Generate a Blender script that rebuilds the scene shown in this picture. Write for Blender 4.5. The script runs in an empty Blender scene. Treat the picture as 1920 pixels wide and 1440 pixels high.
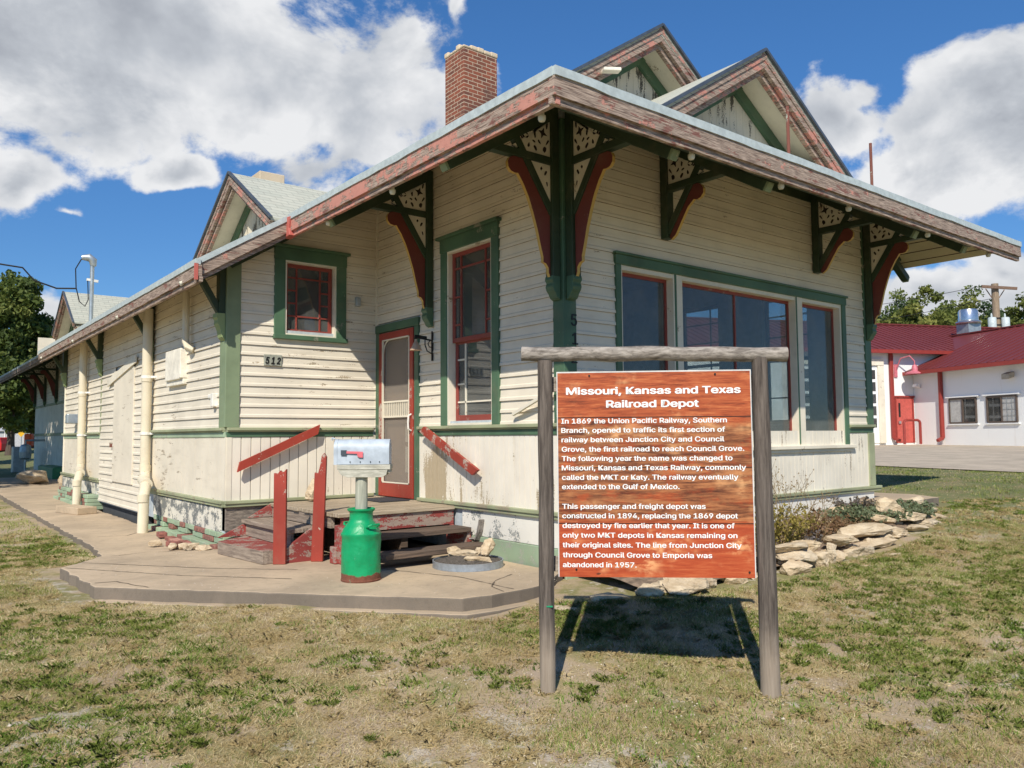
import bpy, bmesh, math, random
import numpy as np
from mathutils import Vector, Matrix, noise
from mathutils.geometry import tessellate_polygon
R = math.radians
scene = bpy.context.scene
col = scene.collection
rng = random.Random(7)

# ------------------------------------------------------------------ camera, sun, sky
CAM = Vector((-5.042, -5.564, 1.55))
YAW, PITCH, ROLL = 0.6693, 0.0654, -0.0072
fwd = Vector((math.sin(YAW)*math.cos(PITCH), math.cos(YAW)*math.cos(PITCH), math.sin(PITCH)))
rgt = Vector((math.cos(YAW), -math.sin(YAW), 0))
upv = rgt.cross(fwd)
r2 = rgt*math.cos(ROLL)+upv*math.sin(ROLL)
u2 = upv*math.cos(ROLL)-rgt*math.sin(ROLL)
cd = bpy.data.cameras.new('camera'); cam = bpy.data.objects.new('camera', cd); col.objects.link(cam)
m = Matrix.Identity(4)
for i in range(3):
    m[i][0], m[i][1], m[i][2], m[i][3] = r2[i], u2[i], -fwd[i], CAM[i]
cam.matrix_world = m
cd.sensor_width = 36; cd.lens = 1479/1920*36; cd.clip_start = .05; cd.clip_end = 3000
scene.camera = cam

SUNDIR = Vector((-.82, -.72, 1.0)).normalized()          # towards the sun
sd = bpy.data.lights.new('sun', 'SUN'); sun = bpy.data.objects.new('sun', sd); col.objects.link(sun)
sd.energy = 5.0; sd.angle = R(.5); sd.color = (1, .93, .82)
sun.rotation_euler = (-SUNDIR).to_track_quat('-Z', 'Y').to_euler()
sun.location = (-20, -20, 30)
ELEV = math.asin(SUNDIR.z)
scene.view_settings.view_transform = 'Standard'; scene.view_settings.look = 'None'
scene.view_settings.exposure = 0.04; scene.view_settings.gamma = 1

def az_el(px, py):                                        # a direction on the sky, as azimuth and elevation
    d = fwd + r2*(px-960)/1479 - u2*(py-720)/1479
    d.normalize(); return math.atan2(d.x, d.y), math.asin(d.z)

world = bpy.data.worlds.new('World'); scene.world = world; world.use_nodes = True

class NT:                                                # small helper around a node tree
    def __init__(s, nt): s.nt = nt; s.nodes = nt.nodes; s.links = nt.links; s.nodes.clear()
    def n(s, typ, ins=None, **props):
        nd = s.nodes.new(typ)
        for k, v in props.items(): setattr(nd, k, v)
        for k, v in (ins or {}).items():
            sk = nd.inputs[k]
            if hasattr(v, 'bl_rna') and isinstance(v, bpy.types.NodeSocket): s.links.new(v, sk)
            else: sk.default_value = v
        return nd
    def math(s, op, a, b=0.0, c=None, clamp=False):
        d = {0: a, 1: b}
        if c is not None: d[2] = c
        return s.n('ShaderNodeMath', d, operation=op, use_clamp=clamp).outputs[0]
    def vmath(s, op, a, b=(0, 0, 0), out=0):
        nd = s.n('ShaderNodeVectorMath', {0: a, 1: b}, operation=op); return nd.outputs[out]
    def step(s, x, a, b):
        return s.n('ShaderNodeMapRange', {0: x, 1: a, 2: b, 3: 0.0, 4: 1.0}, interpolation_type='SMOOTHSTEP').outputs[0]
    def noise(s, vec, scale, detail=4, rough=.55, out=0, dist=0.0):
        nd = s.n('ShaderNodeTexNoise', {'Vector': vec, 'Scale': scale, 'Detail': detail, 'Roughness': rough, 'Distortion': dist}); return nd.outputs[out]
    def mix(s, f, a, b, blend='MIX'):
        nd = s.nodes.new('ShaderNodeMix'); nd.data_type = 'RGBA'; nd.blend_type = blend
        for k, v in ((0, f), (6, a), (7, b)):
            if isinstance(v, bpy.types.NodeSocket): s.links.new(v, nd.inputs[k])
            else: nd.inputs[k].default_value = v if k == 0 else (*v[:3], 1)
        return nd.outputs[2]

W = NT(world.node_tree)
geo = W.n('ShaderNodeNewGeometry')
dirv = W.vmath('MULTIPLY', geo.outputs['Incoming'], (-1, -1, -1))
sky = W.n('ShaderNodeTexSky', sky_type='NISHITA', sun_disc=False)
sky.sun_elevation = ELEV; sky.sun_rotation = math.atan2(SUNDIR.x, SUNDIR.y); sky.altitude = 300
sky.air_density = .85; sky.dust_density = .0; sky.ozone_density = 3.0
sep = W.n('ShaderNodeSeparateXYZ', {0: dirv})
azn = W.math('ARCTAN2', sep.outputs[0], sep.outputs[1])
eln = W.math('ARCSINE', sep.outputs[2])
P2 = W.n('ShaderNodeCombineXYZ', {0: azn, 1: eln}).outputs[0]
blobs = [(60,60,330,180,1.25), (330,50,330,195,1.3), (560,130,240,165,1.25), (700,190,165,120,1.1), (270,165,210,80,1.0), (470,225,200,75,1.0), (750,100,85,90,.9), (610,300,130,50,.75),
         (45,350,66,62,1.25), (305,338,75,36,1.1), (850,30,26,60,.6), (700,300,120,50,.7), (80,585,45,35,.6), (150,415,30,14,.5),
         (1535,180,80,75,1.0), (1585,215,75,50,.9), (1600,150,80,34,.7), (1870,140,120,100,.95), (1800,335,180,105,1.0), (1900,265,130,150,1.0), (1690,335,90,60,.85), (1750,220,90,50,.7),
         (1820,545,140,50,.95), (1740,575,110,45,.85), (1915,500,60,50,.8),
         (2300,300,300,260,1), (-400,200,330,230,1), (2700,500,260,160,.9), (-700,500,200,150,.9)]
wn_ = W.n('ShaderNodeTexNoise', {'Vector': P2, 'Scale': 4.5, 'Detail': 4, 'Roughness': .55}).outputs[1]
PW = W.vmath('ADD', P2, W.vmath('MULTIPLY', W.vmath('SUBTRACT', wn_, (.5, .5, .5)), (.20, .16, 0)))
dens = None
for (px, py, rx, ry, amp) in blobs:
    a, e = az_el(px, py)
    v = W.vmath('SUBTRACT', PW, (a, e, 0)); v = W.vmath('MULTIPLY', v, (1479/rx*.95, 1479/ry, 0))
    L = W.vmath('LENGTH', v, out=1)
    b = W.math('MULTIPLY', W.math('SUBTRACT', 1.25, L), amp)
    dens = b if dens is None else W.n('ShaderNodeMath', {0: dens, 1: b, 2: .25}, operation='SMOOTH_MAX').outputs[0]
# other clouds all round the sky, away from the ones above
far = W.noise(W.vmath('MULTIPLY', dirv, (1, 1, 2.2)), 2.3, 3, .5)
back = W.n('ShaderNodeVectorMath', {0: dirv, 1: tuple(fwd)}, operation='DOT_PRODUCT').outputs[1]
farm = W.math('MULTIPLY', W.math('SUBTRACT', far, .66), W.step(back, .55, .1)); farm = W.math('MULTIPLY', farm, 5.0)
dens = W.math('MAXIMUM', dens, W.math('ADD', farm, W.math('MULTIPLY', W.step(back, .1, .55), -1.0)))
nv = W.vmath('MULTIPLY', P2, (1, 1.35, 1))
n1 = W.noise(nv, 5.5, 13, .63, dist=.15)
d1 = W.math('ADD', dens, W.math('MULTIPLY', W.math('SUBTRACT', n1, .52), 2.7))
mask = W.step(d1, .16, .50)
mask = W.math('MULTIPLY', mask, W.step(sep.outputs[2], -.02, .03))
s1 = W.noise(nv, 5.5, 5, .5, dist=.25)
s2 = W.noise(W.vmath('ADD', nv, (.028, -.035, 0)), 5.5, 5, .5, dist=.25)
rel = W.math('MULTIPLY', W.math('SUBTRACT', s1, s2), 1.9)            # sunny against lee side of each puff
thick = W.step(d1, .45, 1.5)
big = W.noise(nv, 2.6, 3, .5)
grey = W.math('MULTIPLY', thick, W.math('ADD', .40, W.math('MULTIPLY', W.step(big, .35, .60), .60)))
lum = W.math('ADD', W.math('SUBTRACT', .92, W.math('MULTIPLY', grey, .52)), rel, clamp=True)
ccol = W.n('ShaderNodeValToRGB', {0: lum})
cr = ccol.color_ramp; cr.elements[0].position = .25; cr.elements[0].color = (.38, .41, .47, 1)
cr.elements[1].position = 1.0; cr.elements[1].color = (.95, .96, .98, 1)
el = cr.elements.new(.62); el.color = (.60, .635, .69, 1)
hs = W.n('ShaderNodeHueSaturation', {'Saturation': 1.12, 'Value': 1.0, 'Color': W.mix(1.0, sky.outputs[0], (.90, 1.06, 1.20), 'MULTIPLY')})
bgs = W.n('ShaderNodeBackground', {'Color': hs.outputs[0], 'Strength': W.math('ADD', .082, W.math('MULTIPLY', W.step(sep.outputs[2], .0, .55), .046))})
bgc = W.n('ShaderNodeBackground', {'Color': ccol.outputs[0], 'Strength': .86})
mx = W.n('ShaderNodeMixShader', {0: mask, 1: bgs.outputs[0], 2: bgc.outputs[0]})
W.n('ShaderNodeOutputWorld', {0: mx.outputs[0]})

# ------------------------------------------------------------------ mesh helpers
def tag(o, label=None, cat=None, group=None, kind=None):
    if label: o['label'] = label
    if cat: o['category'] = cat
    if group: o['group'] = group
    if kind: o['kind'] = kind
    return o
def empty(name, loc, label, cat, group=None):
    o = bpy.data.objects.new(name, None); col.objects.link(o); o.location = loc; o.empty_display_size = .1
    return tag(o, label, cat, group)
def adopt(o, parent):
    o.parent = parent
    # parents are never rotated before their children are made: translations only
    t = Vector((0, 0, 0)); p = parent
    while p: t += p.location; p = p.parent
    o.location = o.location - t

class MB:
    def __init__(s): s.v = []; s.f = []; s.mi = []
    def add(s, vs, fs, mi=0):
        b = len(s.v); s.v += [tuple(v) for v in vs]
        for f in fs: s.f.append(tuple(i+b for i in f)); s.mi.append(mi)
        return s
    def box(s, x0, x1, y0, y1, z0, z1, mi=0):
        vs = [(x, y, z) for z in (z0, z1) for y in (y0, y1) for x in (x0, x1)]
        return s.add(vs, [(0, 2, 3, 1), (4, 5, 7, 6), (0, 1, 5, 4), (2, 6, 7, 3), (0, 4, 6, 2), (1, 3, 7, 5)], mi)
    def obox(s, c, a, b, d, mi=0):
        c, a, b, d = map(Vector, (c, a, b, d))
        vs = [c+i*a+j*b+k*d for k in (-1, 1) for j in (-1, 1) for i in (-1, 1)]
        return s.add(vs, [(0, 2, 3, 1), (4, 5, 7, 6), (0, 1, 5, 4), (2, 6, 7, 3), (0, 4, 6, 2), (1, 3, 7, 5)], mi)
    def beam(s, p0, p1, w, h, up=(0, 0, 1), mi=0):
        p0, p1 = Vector(p0), Vector(p1); d = p1-p0; L = d.length; d.normalize()
        side = d.cross(Vector(up)).normalized(); u = side.cross(d)
        return s.obox((p0+p1)/2, d*L/2, side*w/2, u*h/2, mi)
    def prism(s, poly, vec, mi=0, side_mi=None):
        n = len(poly); vec = Vector(vec)
        vs = [Vector(p) for p in poly]+[Vector(p)+vec for p in poly]
        s.add(vs, [tuple(range(n)), tuple(reversed(range(n, 2*n)))], mi)
        b = len(s.v)-2*n
        for i in range(n):
            j = (i+1) % n
            s.f.append((b+i, b+j, b+n+j, b+n+i)); s.mi.append(mi if side_mi is None else side_mi)
        return s
    def tube(s, pts, r, n=10, mi=0, caps=True):
        pts = [Vector(p) for p in pts]; rs = r if isinstance(r, (list, tuple)) else [r]*len(pts)
        b = len(s.v); ref = None
        for i, p in enumerate(pts):
            d = (pts[min(i+1, len(pts)-1)]-pts[max(i-1, 0)]).normalized()
            if ref is None: ref = Vector((0, 0, 1)) if abs(d.z) < .9 else Vector((1, 0, 0))
            a = d.cross(ref).normalized(); c = a.cross(d).normalized(); ref = c
            for k in range(n):
                t = 2*math.pi*k/n; s.v.append(tuple(p+(a*math.cos(t)+c*math.sin(t))*rs[i]))
        for i in range(len(pts)-1):
            for k in range(n):
                s.f.append((b+i*n+k, b+i*n+(k+1) % n, b+(i+1)*n+(k+1) % n, b+(i+1)*n+k)); s.mi.append(mi)
        if caps:
            s.f.append(tuple(b+k for k in reversed(range(n)))); s.mi.append(mi)
            e = b+(len(pts)-1)*n; s.f.append(tuple(e+k for k in range(n))); s.mi.append(mi)
        return s
    def lathe(s, c, prof, n=32, mi=0):
        return s.tube([(c[0], c[1], c[2]+z) for r, z in prof], [max(r, .0005) for r, z in prof], n, mi) if 0 else s._lathe(c, prof, n, mi)
    def _lathe(s, c, prof, n, mi):
        b = len(s.v); m_ = len(prof)
        for r, z in prof:
            for k in range(n):
                t = 2*math.pi*k/n; s.v.append((c[0]+r*math.cos(t), c[1]+r*math.sin(t), c[2]+z))
        for i in range(m_-1):
            for k in range(n):
                s.f.append((b+i*n+k, b+i*n+(k+1) % n, b+(i+1)*n+(k+1) % n, b+(i+1)*n+k)); s.mi.append(mi)
        s.f.append(tuple(b+k for k in reversed(range(n)))); s.mi.append(mi)
        e = b+(m_-1)*n; s.f.append(tuple(e+k for k in range(n))); s.mi.append(mi)
        return s
    def build(s, name, mats, parent=None, smooth=False, bevel=0, origin=None, recalc=True):
        if not isinstance(mats, (list, tuple)): mats = [mats]
        me = bpy.data.meshes.new(name)
        if origin is None:
            origin = Vector((0, 0, 0)) if parent is not None else Vector((sum(v[0] for v in s.v)/len(s.v), sum(v[1] for v in s.v)/len(s.v), min(v[2] for v in s.v)))
        origin = Vector(origin)
        me.from_pydata([tuple(Vector(v)-origin) for v in s.v], [], s.f)
        for mt in mats: me.materials.append(mt)
        if len(mats) > 1: me.polygons.foreach_set('material_index', s.mi)
        if recalc:
            bm = bmesh.new(); bm.from_mesh(me); bmesh.ops.recalc_face_normals(bm, faces=bm.faces); bm.to_mesh(me); bm.free()
        if smooth: me.polygons.foreach_set('use_smooth', [True]*len(me.polygons))
        o = bpy.data.objects.new(name, me); col.objects.link(o); o.location = origin
        if bevel:
            b = o.modifiers.new('bevel', 'BEVEL'); b.width = bevel; b.segments = 2; b.limit_method = 'ANGLE'; b.angle_limit = R(40)
        if smooth:
            try:
                me.set_sharp_from_angle(angle=R(35))
            except Exception: pass
        if parent is not None: adopt(o, parent)
        return o
def copy_tree(o, parent=None):
    c = o.copy(); col.objects.link(c)
    if parent is not None: c.parent = parent
    for ch in o.children: copy_tree(ch, c)
    return c

# ------------------------------------------------------------------ materials
def mat(name):
    mt = bpy.data.materials.new(name); mt.use_nodes = True
    return mt, NT(mt.node_tree)
def finish(T, base, rough=.6, bump=None, bstr=.3, bdist=.01, metal=0.0, spec=.35, **ex):
    ins = {'Base Color': base if isinstance(base, bpy.types.NodeSocket) else (*base[:3], 1), 'Roughness': rough, 'Metallic': metal, 'Specular IOR Level': spec}
    if bump is not None:
        ins['Normal'] = T.n('ShaderNodeBump', {'Height': bump, 'Strength': bstr, 'Distance': bdist}).outputs[0]
    ins.update(ex)
    b = T.n('ShaderNodeBsdfPrincipled', ins)
    T.n('ShaderNodeOutputMaterial', {0: b.outputs[0]})
def opos(T): return T.n('ShaderNodeNewGeometry').outputs['Position']

def paint(name, c, under=(.30, .25, .19), peel=.0, spot=None, stretch=(1, 1, 1), scale=6, vary=.08, rough=.55, dirt=.10, dirtcol=(.25, .2, .13)):
    mt, T = mat(name); p = opos(T); v = T.vmath('MULTIPLY', p, stretch)
    a = T.noise(v, scale, 8, .68)
    fine = T.noise(p, 60, 4, .6)
    big = T.noise(p, 1.3, 4, .6)
    c2 = tuple(x*(1-vary*1.6) for x in c)
    base = T.mix(T.step(big, .35, .65), c, c2)
    dn = T.noise(v, 3.1, 6, .65)
    base = T.mix(T.math('MULTIPLY', T.step(dn, .5, .75), dirt*2), base, dirtcol)
    h = fine
    if peel > 0:
        # flaking where coarse and fine noise agree
        mk = T.math('ADD', T.math('MULTIPLY', a, .75), T.math('MULTIPLY', fine, .25))
        mk = T.math('ADD', mk, T.math('MULTIPLY', T.math('SUBTRACT', T.noise(p, .9, 3, .5), .5), .30))       # flaking gathers in patches
        if spot:
            dv = T.vmath('MULTIPLY', T.vmath('SUBTRACT', p, spot[0]), spot[1]); mk = T.math('ADD', mk, T.math('MULTIPLY', T.step(T.vmath('LENGTH', dv, out=1), 1.0, .2), spot[2]))
        th = .66-peel*.42
        mk = T.step(mk, th, th+.03)
        grain = T.noise(T.vmath('MULTIPLY', v, (1, 1, 1)), 40, 5, .7)
        wood = T.mix(grain, tuple(x*.62 for x in under), tuple(min(1, x*1.3) for x in under))
        base = T.mix(mk, base, wood)
        h = T.math('SUBTRACT', T.math('MULTIPLY', fine, .3), mk)
    finish(T, base, rough, h, .35, .006)
    return mt

CREAM = (.785, .713, .575)
M = {}
M['siding'] = paint('cream_siding_paint', CREAM, under=(.36, .29, .20), peel=.09, stretch=(.5, .5, 3.0), scale=5, dirt=.10)
M['siding_w'] = paint('white_siding_paint', (.775, .70, .56), under=(.38, .31, .22), peel=.12, stretch=(.5, .5, 3.0), scale=5, dirt=.08)
M['wains'] = paint('cream_board_paint', (.82, .76, .63), under=(.36, .30, .22), peel=.15, stretch=(3, 3, .35), scale=5, dirt=.09)
M['wains_peel'] = paint('flaking_board_paint', (.82, .76, .64), under=(.44, .36, .24), peel=.20, spot=((0, 2.26, 1.02), (0, 3.0, 1.7), .24), stretch=(3.2, 3.2, .45), scale=3.0, dirt=.10)
M['cream'] = paint('cream_trim_paint', (.78, .72, .58), under=(.38, .3, .2), peel=.10, scale=4)
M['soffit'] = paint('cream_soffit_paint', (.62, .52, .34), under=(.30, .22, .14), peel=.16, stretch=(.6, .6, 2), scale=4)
M['white'] = paint('white_skirt_paint', (.82, .79, .70), under=(.28, .29, .27), peel=.16, scale=3)
M['white_peel'] = paint('flaking_skirt_paint', (.76, .72, .60), under=(.20, .21, .20), peel=.36, scale=4.5, stretch=(1.2, 1.2, 1.6))
M['green_lt'] = paint('sunbleached_green_paint', (.235, .30, .175), under=(.30, .30, .20), peel=.10, scale=5, rough=.55, vary=.2)
M['corbel'] = paint('yellow_green_paint', (.27, .34, .15), under=(.30, .30, .2), peel=.08, scale=5, rough=.55)
M['green'] = paint('dark_green_paint', (.085, .165, .095), under=(.25, .25, .19), peel=.10, scale=5, rough=.5, vary=.2)
M['green_dk'] = paint('bracket_green_paint', (.040, .066, .034), under=(.09, .09, .06), peel=.06, scale=5, rough=.55, vary=.2)
M['sage'] = paint('faded_sage_paint', (.36, .39, .235), under=(.30, .26, .18), peel=.22, scale=5, vary=.18)
M['mint'] = paint('mint_green_paint', (.37, .48, .32), under=(.36, .38, .30), peel=.20, scale=5, vary=.14)
M['red'] = paint('barn_red_paint', (.36, .052, .032), under=(.46, .37, .30), peel=.22, scale=7, stretch=(1, 1, .6), rough=.5, vary=.15)
M['sash'] = paint('red_sash_paint', (.27, .055, .040), under=(.35, .2, .15), peel=.12, scale=7, rough=.5)
M['brace'] = paint('brown_red_paint', (.17, .042, .032), under=(.25, .16, .12), peel=.05, scale=6)
M['edge'] = paint('ochre_edge_paint', (.55, .36, .10), under=(.3, .2, .1), peel=.08, scale=8)
M['pinkred'] = paint('faded_pink_red_paint', (.55, .14, .11), under=(.3, .2, .16), peel=.12, scale=6)

def fascia_mat(name, pinky):
    mt, T = mat(name); p = opos(T)
    g = T.noise(T.vmath('MULTIPLY', p, (1.2, 1.2, 22)), 5, 7, .7)
    a = T.noise(T.vmath('MULTIPLY', p, (1, 1, 2.5)), 2.4, 9, .7)
    b = T.noise(p, 13, 6, .7)
    wood = T.mix(T.step(g, .3, .7), (.085, .052, .038), (.54, .42, .33))
    red = T.mix(b, (.42, .16, .12), (.62, .31, .24))
    dark = T.mix(b, (.13, .03, .022), (.22, .06, .045))
    mk = T.step(T.math('ADD', T.math('MULTIPLY', a, .7), T.math('MULTIPLY', b, .3)), .60-pinky, .63-pinky)
    mk2 = T.step(T.noise(T.vmath('MULTIPLY', p, (1, 1, 4)), 3.7, 7, .7), .56, .60)
    base = T.mix(T.math('MULTIPLY', mk2, .7), wood, dark)
    base = T.mix(mk, base, red)
    finish(T, base, .75, T.math('ADD', T.math('MULTIPLY', g, .6), T.math('MULTIPLY', mk, .6)), .5, .008)
    return mt
M['fascia'] = fascia_mat('weathered_fascia', .02)
M['fascia_pink'] = fascia_mat('pink_peeling_fascia', .12)
M['fascia_brown'] = fascia_mat('bare_brown_fascia', -.09)

def wood_mat(name, c0, c1, axis='z', scale=5, rough=.8, crack=.5):
    mt, T = mat(name)
    p = opos(T)
    st = {'x': (1, 16, 16), 'y': (16, 1, 16), 'z': (16, 16, 1), 'xy': (4, 4, 16)}[axis]
    v = T.vmath('MULTIPLY', p, st)
    g = T.noise(v, scale, 8, .7, dist=.4)
    g2 = T.noise(v, scale*.35, 4, .6)
    base = T.mix(T.step(g, .3, .72), c0, c1)
    base = T.mix(T.math('MULTIPLY', T.step(g2, .55, .8), .45), base, tuple(x*.45 for x in c0))
    finish(T, base, rough, g, crack, .012)
    return mt
M['grey_wood'] = wood_mat('weathered_grey_wood', (.10, .085, .072), (.36, .32, .28), 'z', 3)
M['grey_log'] = wood_mat('weathered_grey_log', (.12, .10, .08), (.44, .39, .33), 'xy', 3)
M['deck'] = wood_mat('worn_deck_wood', (.22, .17, .11), (.52, .43, .31), 'x', 2.2, crack=.3)
M['deck_y'] = wood_mat('worn_step_wood', (.17, .13, .10), (.42, .34, .26), 'y', 2.2, crack=.3)
M['dark_wood'] = wood_mat('dark_step_wood', (.06, .045, .035), (.20, .14, .10), 'x', 2.5)
M['post_wood'] = wood_mat('pale_green_post_wood', (.30, .31, .24), (.55, .55, .44), 'z', 2.6, crack=.25)
M['shelf_wood'] = wood_mat('pale_shelf_wood', (.34, .33, .26), (.60, .58, .48), 'xy', 2.4, crack=.25)
M['stair_red'] = paint('worn_stair_red', (.33, .065, .055), under=(.34, .26, .21), peel=.34, scale=6, stretch=(.7, .7, 2), vary=.2)

def brick_mat(name, painted=None):
    mt, T = mat(name); p = opos(T); s = T.n('ShaderNodeSeparateXYZ', {0: p})
    u = T.math('ADD', s.outputs[0], s.outputs[1])
    v = T.n('ShaderNodeCombineXYZ', {0: u, 1: s.outputs[2]}).outputs[0]
    v2 = T.vmath('ADD', v, T.vmath('MULTIPLY', T.noise(p, 9, 2, .5, out=1), (.012, .012, 0)))
    bt = T.n('ShaderNodeTexBrick', {'Vector': v2, 'Color1': (.25, .075, .043, 1), 'Color2': (.11, .05, .037, 1), 'Mortar': (.50, .41, .30, 1), 'Scale': 1.0, 'Mortar Size': .0085, 'Mortar Smooth': .2, 'Bias': -.1, 'Brick Width': .21, 'Row Height': .073})
    n = T.noise(p, 7, 7, .7); n3 = T.noise(p, 2.2, 4, .6)
    c = T.mix(T.step(n, .35, .7), bt.outputs[0], T.mix(.45, bt.outputs[0], (.34, .11, .055)))
    c = T.mix(T.math('MULTIPLY', T.step(n3, .5, .7), .45), c, (.10, .06, .05))
    if painted:
        mk = T.step(T.math('ADD', T.math('MULTIPLY', n3, .6), T.math('MULTIPLY', n, .4)), .57, .60)
        c = T.mix(mk, painted, c)
    h = T.math('SUBTRACT', T.math('MULTIPLY', n, .3), bt.outputs['Fac'])
    finish(T, c, .85, h, .7, .01); return mt
M['brick'] = brick_mat('old_red_brick')
M['brick_green'] = brick_mat('green_painted_brick', (.40, .50, .34))
M['mortar_cap'] = paint('cream_mortar', (.66, .54, .38), peel=.1, scale=8, rough=.9)

def shingle_mat(name, axis):                 # axis: the coordinate that runs along the courses
    mt, T = mat(name); p = opos(T); s = T.n('ShaderNodeSeparateXYZ', {0: p})
    v = T.n('ShaderNodeCombineXYZ', {0: s.outputs[axis], 1: s.outputs[2]}).outputs[0]
    bt = T.n('ShaderNodeTexBrick', {'Vector': v, 'Color1': (.42, .435, .36, 1), 'Color2': (.50, .50, .41, 1), 'Mortar': (.20, .20, .17, 1), 'Scale': 1.0, 'Mortar Size': .004, 'Mortar Smooth': .1, 'Brick Width': .30, 'Row Height': .085})
    n = T.noise(p, 5, 8, .7); n2 = T.noise(p, 120, 2, .6)
    c = T.mix(T.math('MULTIPLY', T.step(n, .45, .75), .4), bt.outputs[0], (.33, .31, .25))
    c = T.mix(.18, c, T.mix(n2, (.2, .2, .17), (.7, .7, .6)))
    finish(T, c, .9, T.math('SUBTRACT', 1.0, bt.outputs['Fac']), .5, .01); return mt
M['shingle_y'] = shingle_mat('pale_shingles_west', 1)
M['shingle_x'] = shingle_mat('pale_shingles_front', 0)

def simple(name, c, rough=.5, metal=0.0, spec=.4, bscale=None, bstr=.2, vary=.15, emit=None):
    mt, T = mat(name); p = opos(T); n = T.noise(p, bscale or 8, 6, .65)
    base = T.mix(T.step(n, .3, .7), tuple(x*(1-vary) for x in c), tuple(min(1, x*(1+vary)) for x in c))
    finish(T, base, rough, n if bscale else None, bstr, .008, metal, spec); return mt
M['drip'] = simple('galvanised_drip_edge', (.47, .53, .52), .5, .0, bscale=14, vary=.12)
M['lap_shade_grime'] = simple('shaded_grimy_lap', (.27, .21, .14), .9, vary=.4)  # dark colour for lap undersides: painted groove shade, partly dirt
M['black'] = simple('black_metal', (.012, .012, .012), .5)
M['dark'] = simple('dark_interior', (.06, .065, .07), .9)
M['interior'] = simple('dim_interior_wall', (.42, .47, .49), .9)
M['int_floor'] = simple('interior_floor', (.12, .09, .07), .6)
M['pvc'] = paint('cream_pvc_pipe', (.74, .66, .49), under=(.55, .45, .3), peel=.08, scale=5, rough=.45)
M['pvc_white'] = simple('white_pipe_joint', (.78, .75, .67), .45)
M['box_cream'] = simple('cream_painted_metal', (.80, .75, .63), .5)
M['rust'] = paint('rusty_pipe', (.20, .07, .05), under=(.40, .42, .33), peel=.22, scale=7, rough=.8)
M['galv'] = simple('galvanised_pipe', (.42, .46, .47), .4, .6)
M['steel'] = simple('bright_steel', (.62, .62, .62), .25, .9)
M['bulb'] = simple('cream_lamp_socket', (.62, .60, .48), .35)
M['plaque'] = paint('grey_number_plaque', (.36, .37, .30), under=(.2, .2, .17), peel=.2, scale=20)
M['brass'] = simple('pale_copper_shade', (.55, .38, .26), .45, .2)
M['mat'] = simple('dark_rubber_mat', (.035, .038, .045), .85, bscale=60)
M['soil'] = simple('dark_gravel_soil', (.10, .085, .07), .95, bscale=55, bstr=.9, vary=.5)
M['hoop'] = simple('galvanised_hoop', (.36, .40, .44), .4, .5, bscale=20)
M['mb_body'] = simple('pale_blue_grey_mailbox', (.46, .52, .57), .5, .0)
M['mb_flag'] = simple('pink_red_flag', (.70, .15, .17), .5)
M['mb_dark'] = simple('dark_flag_clip', (.06, .075, .09), .5)

def conc_mat(name, c, seams=True):
    mt, T = mat(name); p = opos(T)
    a = T.noise(p, 1.2, 7, .65); b = T.noise(p, 14, 6, .7); f = T.noise(p, 160, 3, .6)
    base = T.mix(T.step(a, .3, .7), tuple(x*.76 for x in c), tuple(min(1, x*1.12) for x in c))
    base = T.mix(T.math('MULTIPLY', T.step(b, .50, .72), .5), base, tuple(x*.55 for x in c))
    base = T.mix(T.math('MULTIPLY', T.step(T.noise(T.vmath('MULTIPLY', p, (1, 2.2, 1)), .8, 6, .7), .52, .70), .5), base, tuple(x*.6 for x in c))
    base = T.mix(T.math('MULTIPLY', T.step(T.noise(p, 3.3, 5, .7, dist=.8), .58, .72), .35), base, (.22, .18, .12))
    base = T.mix(.12, base, T.mix(f, (.1, .09, .08), (.8, .75, .65)))
    finish(T, base, .9, T.math('ADD', T.math('MULTIPLY', b, .6), T.math('MULTIPLY', f, .5)), .35, .008); return mt
M['conc'] = conc_mat('aged_concrete', (.50, .38, .245))
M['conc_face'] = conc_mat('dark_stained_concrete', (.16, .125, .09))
M['lot'] = conc_mat('parking_concrete', (.48, .395, .285))

def rock_mat():
    mt, T = mat('limestone'); p = opos(T)
    oi = T.n('ShaderNodeObjectInfo').outputs['Random']
    a = T.noise(T.vmath('MULTIPLY', p, (1, 1, 3)), 6, 8, .7); b = T.noise(p, 35, 6, .7)
    c = T.mix(T.step(a, .3, .72), (.36, .27, .17), (.68, .58, .42))
    c = T.mix(T.math('MULTIPLY', oi, .5), c, (.62, .46, .27))
    c = T.mix(T.math('MULTIPLY', T.step(b, .55, .8), .45), c, (.24, .17, .10))
    finish(T, c, .9, T.math('ADD', a, T.math('MULTIPLY', b, .4)), .8, .02); return mt
M['rock'] = rock_mat()

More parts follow.
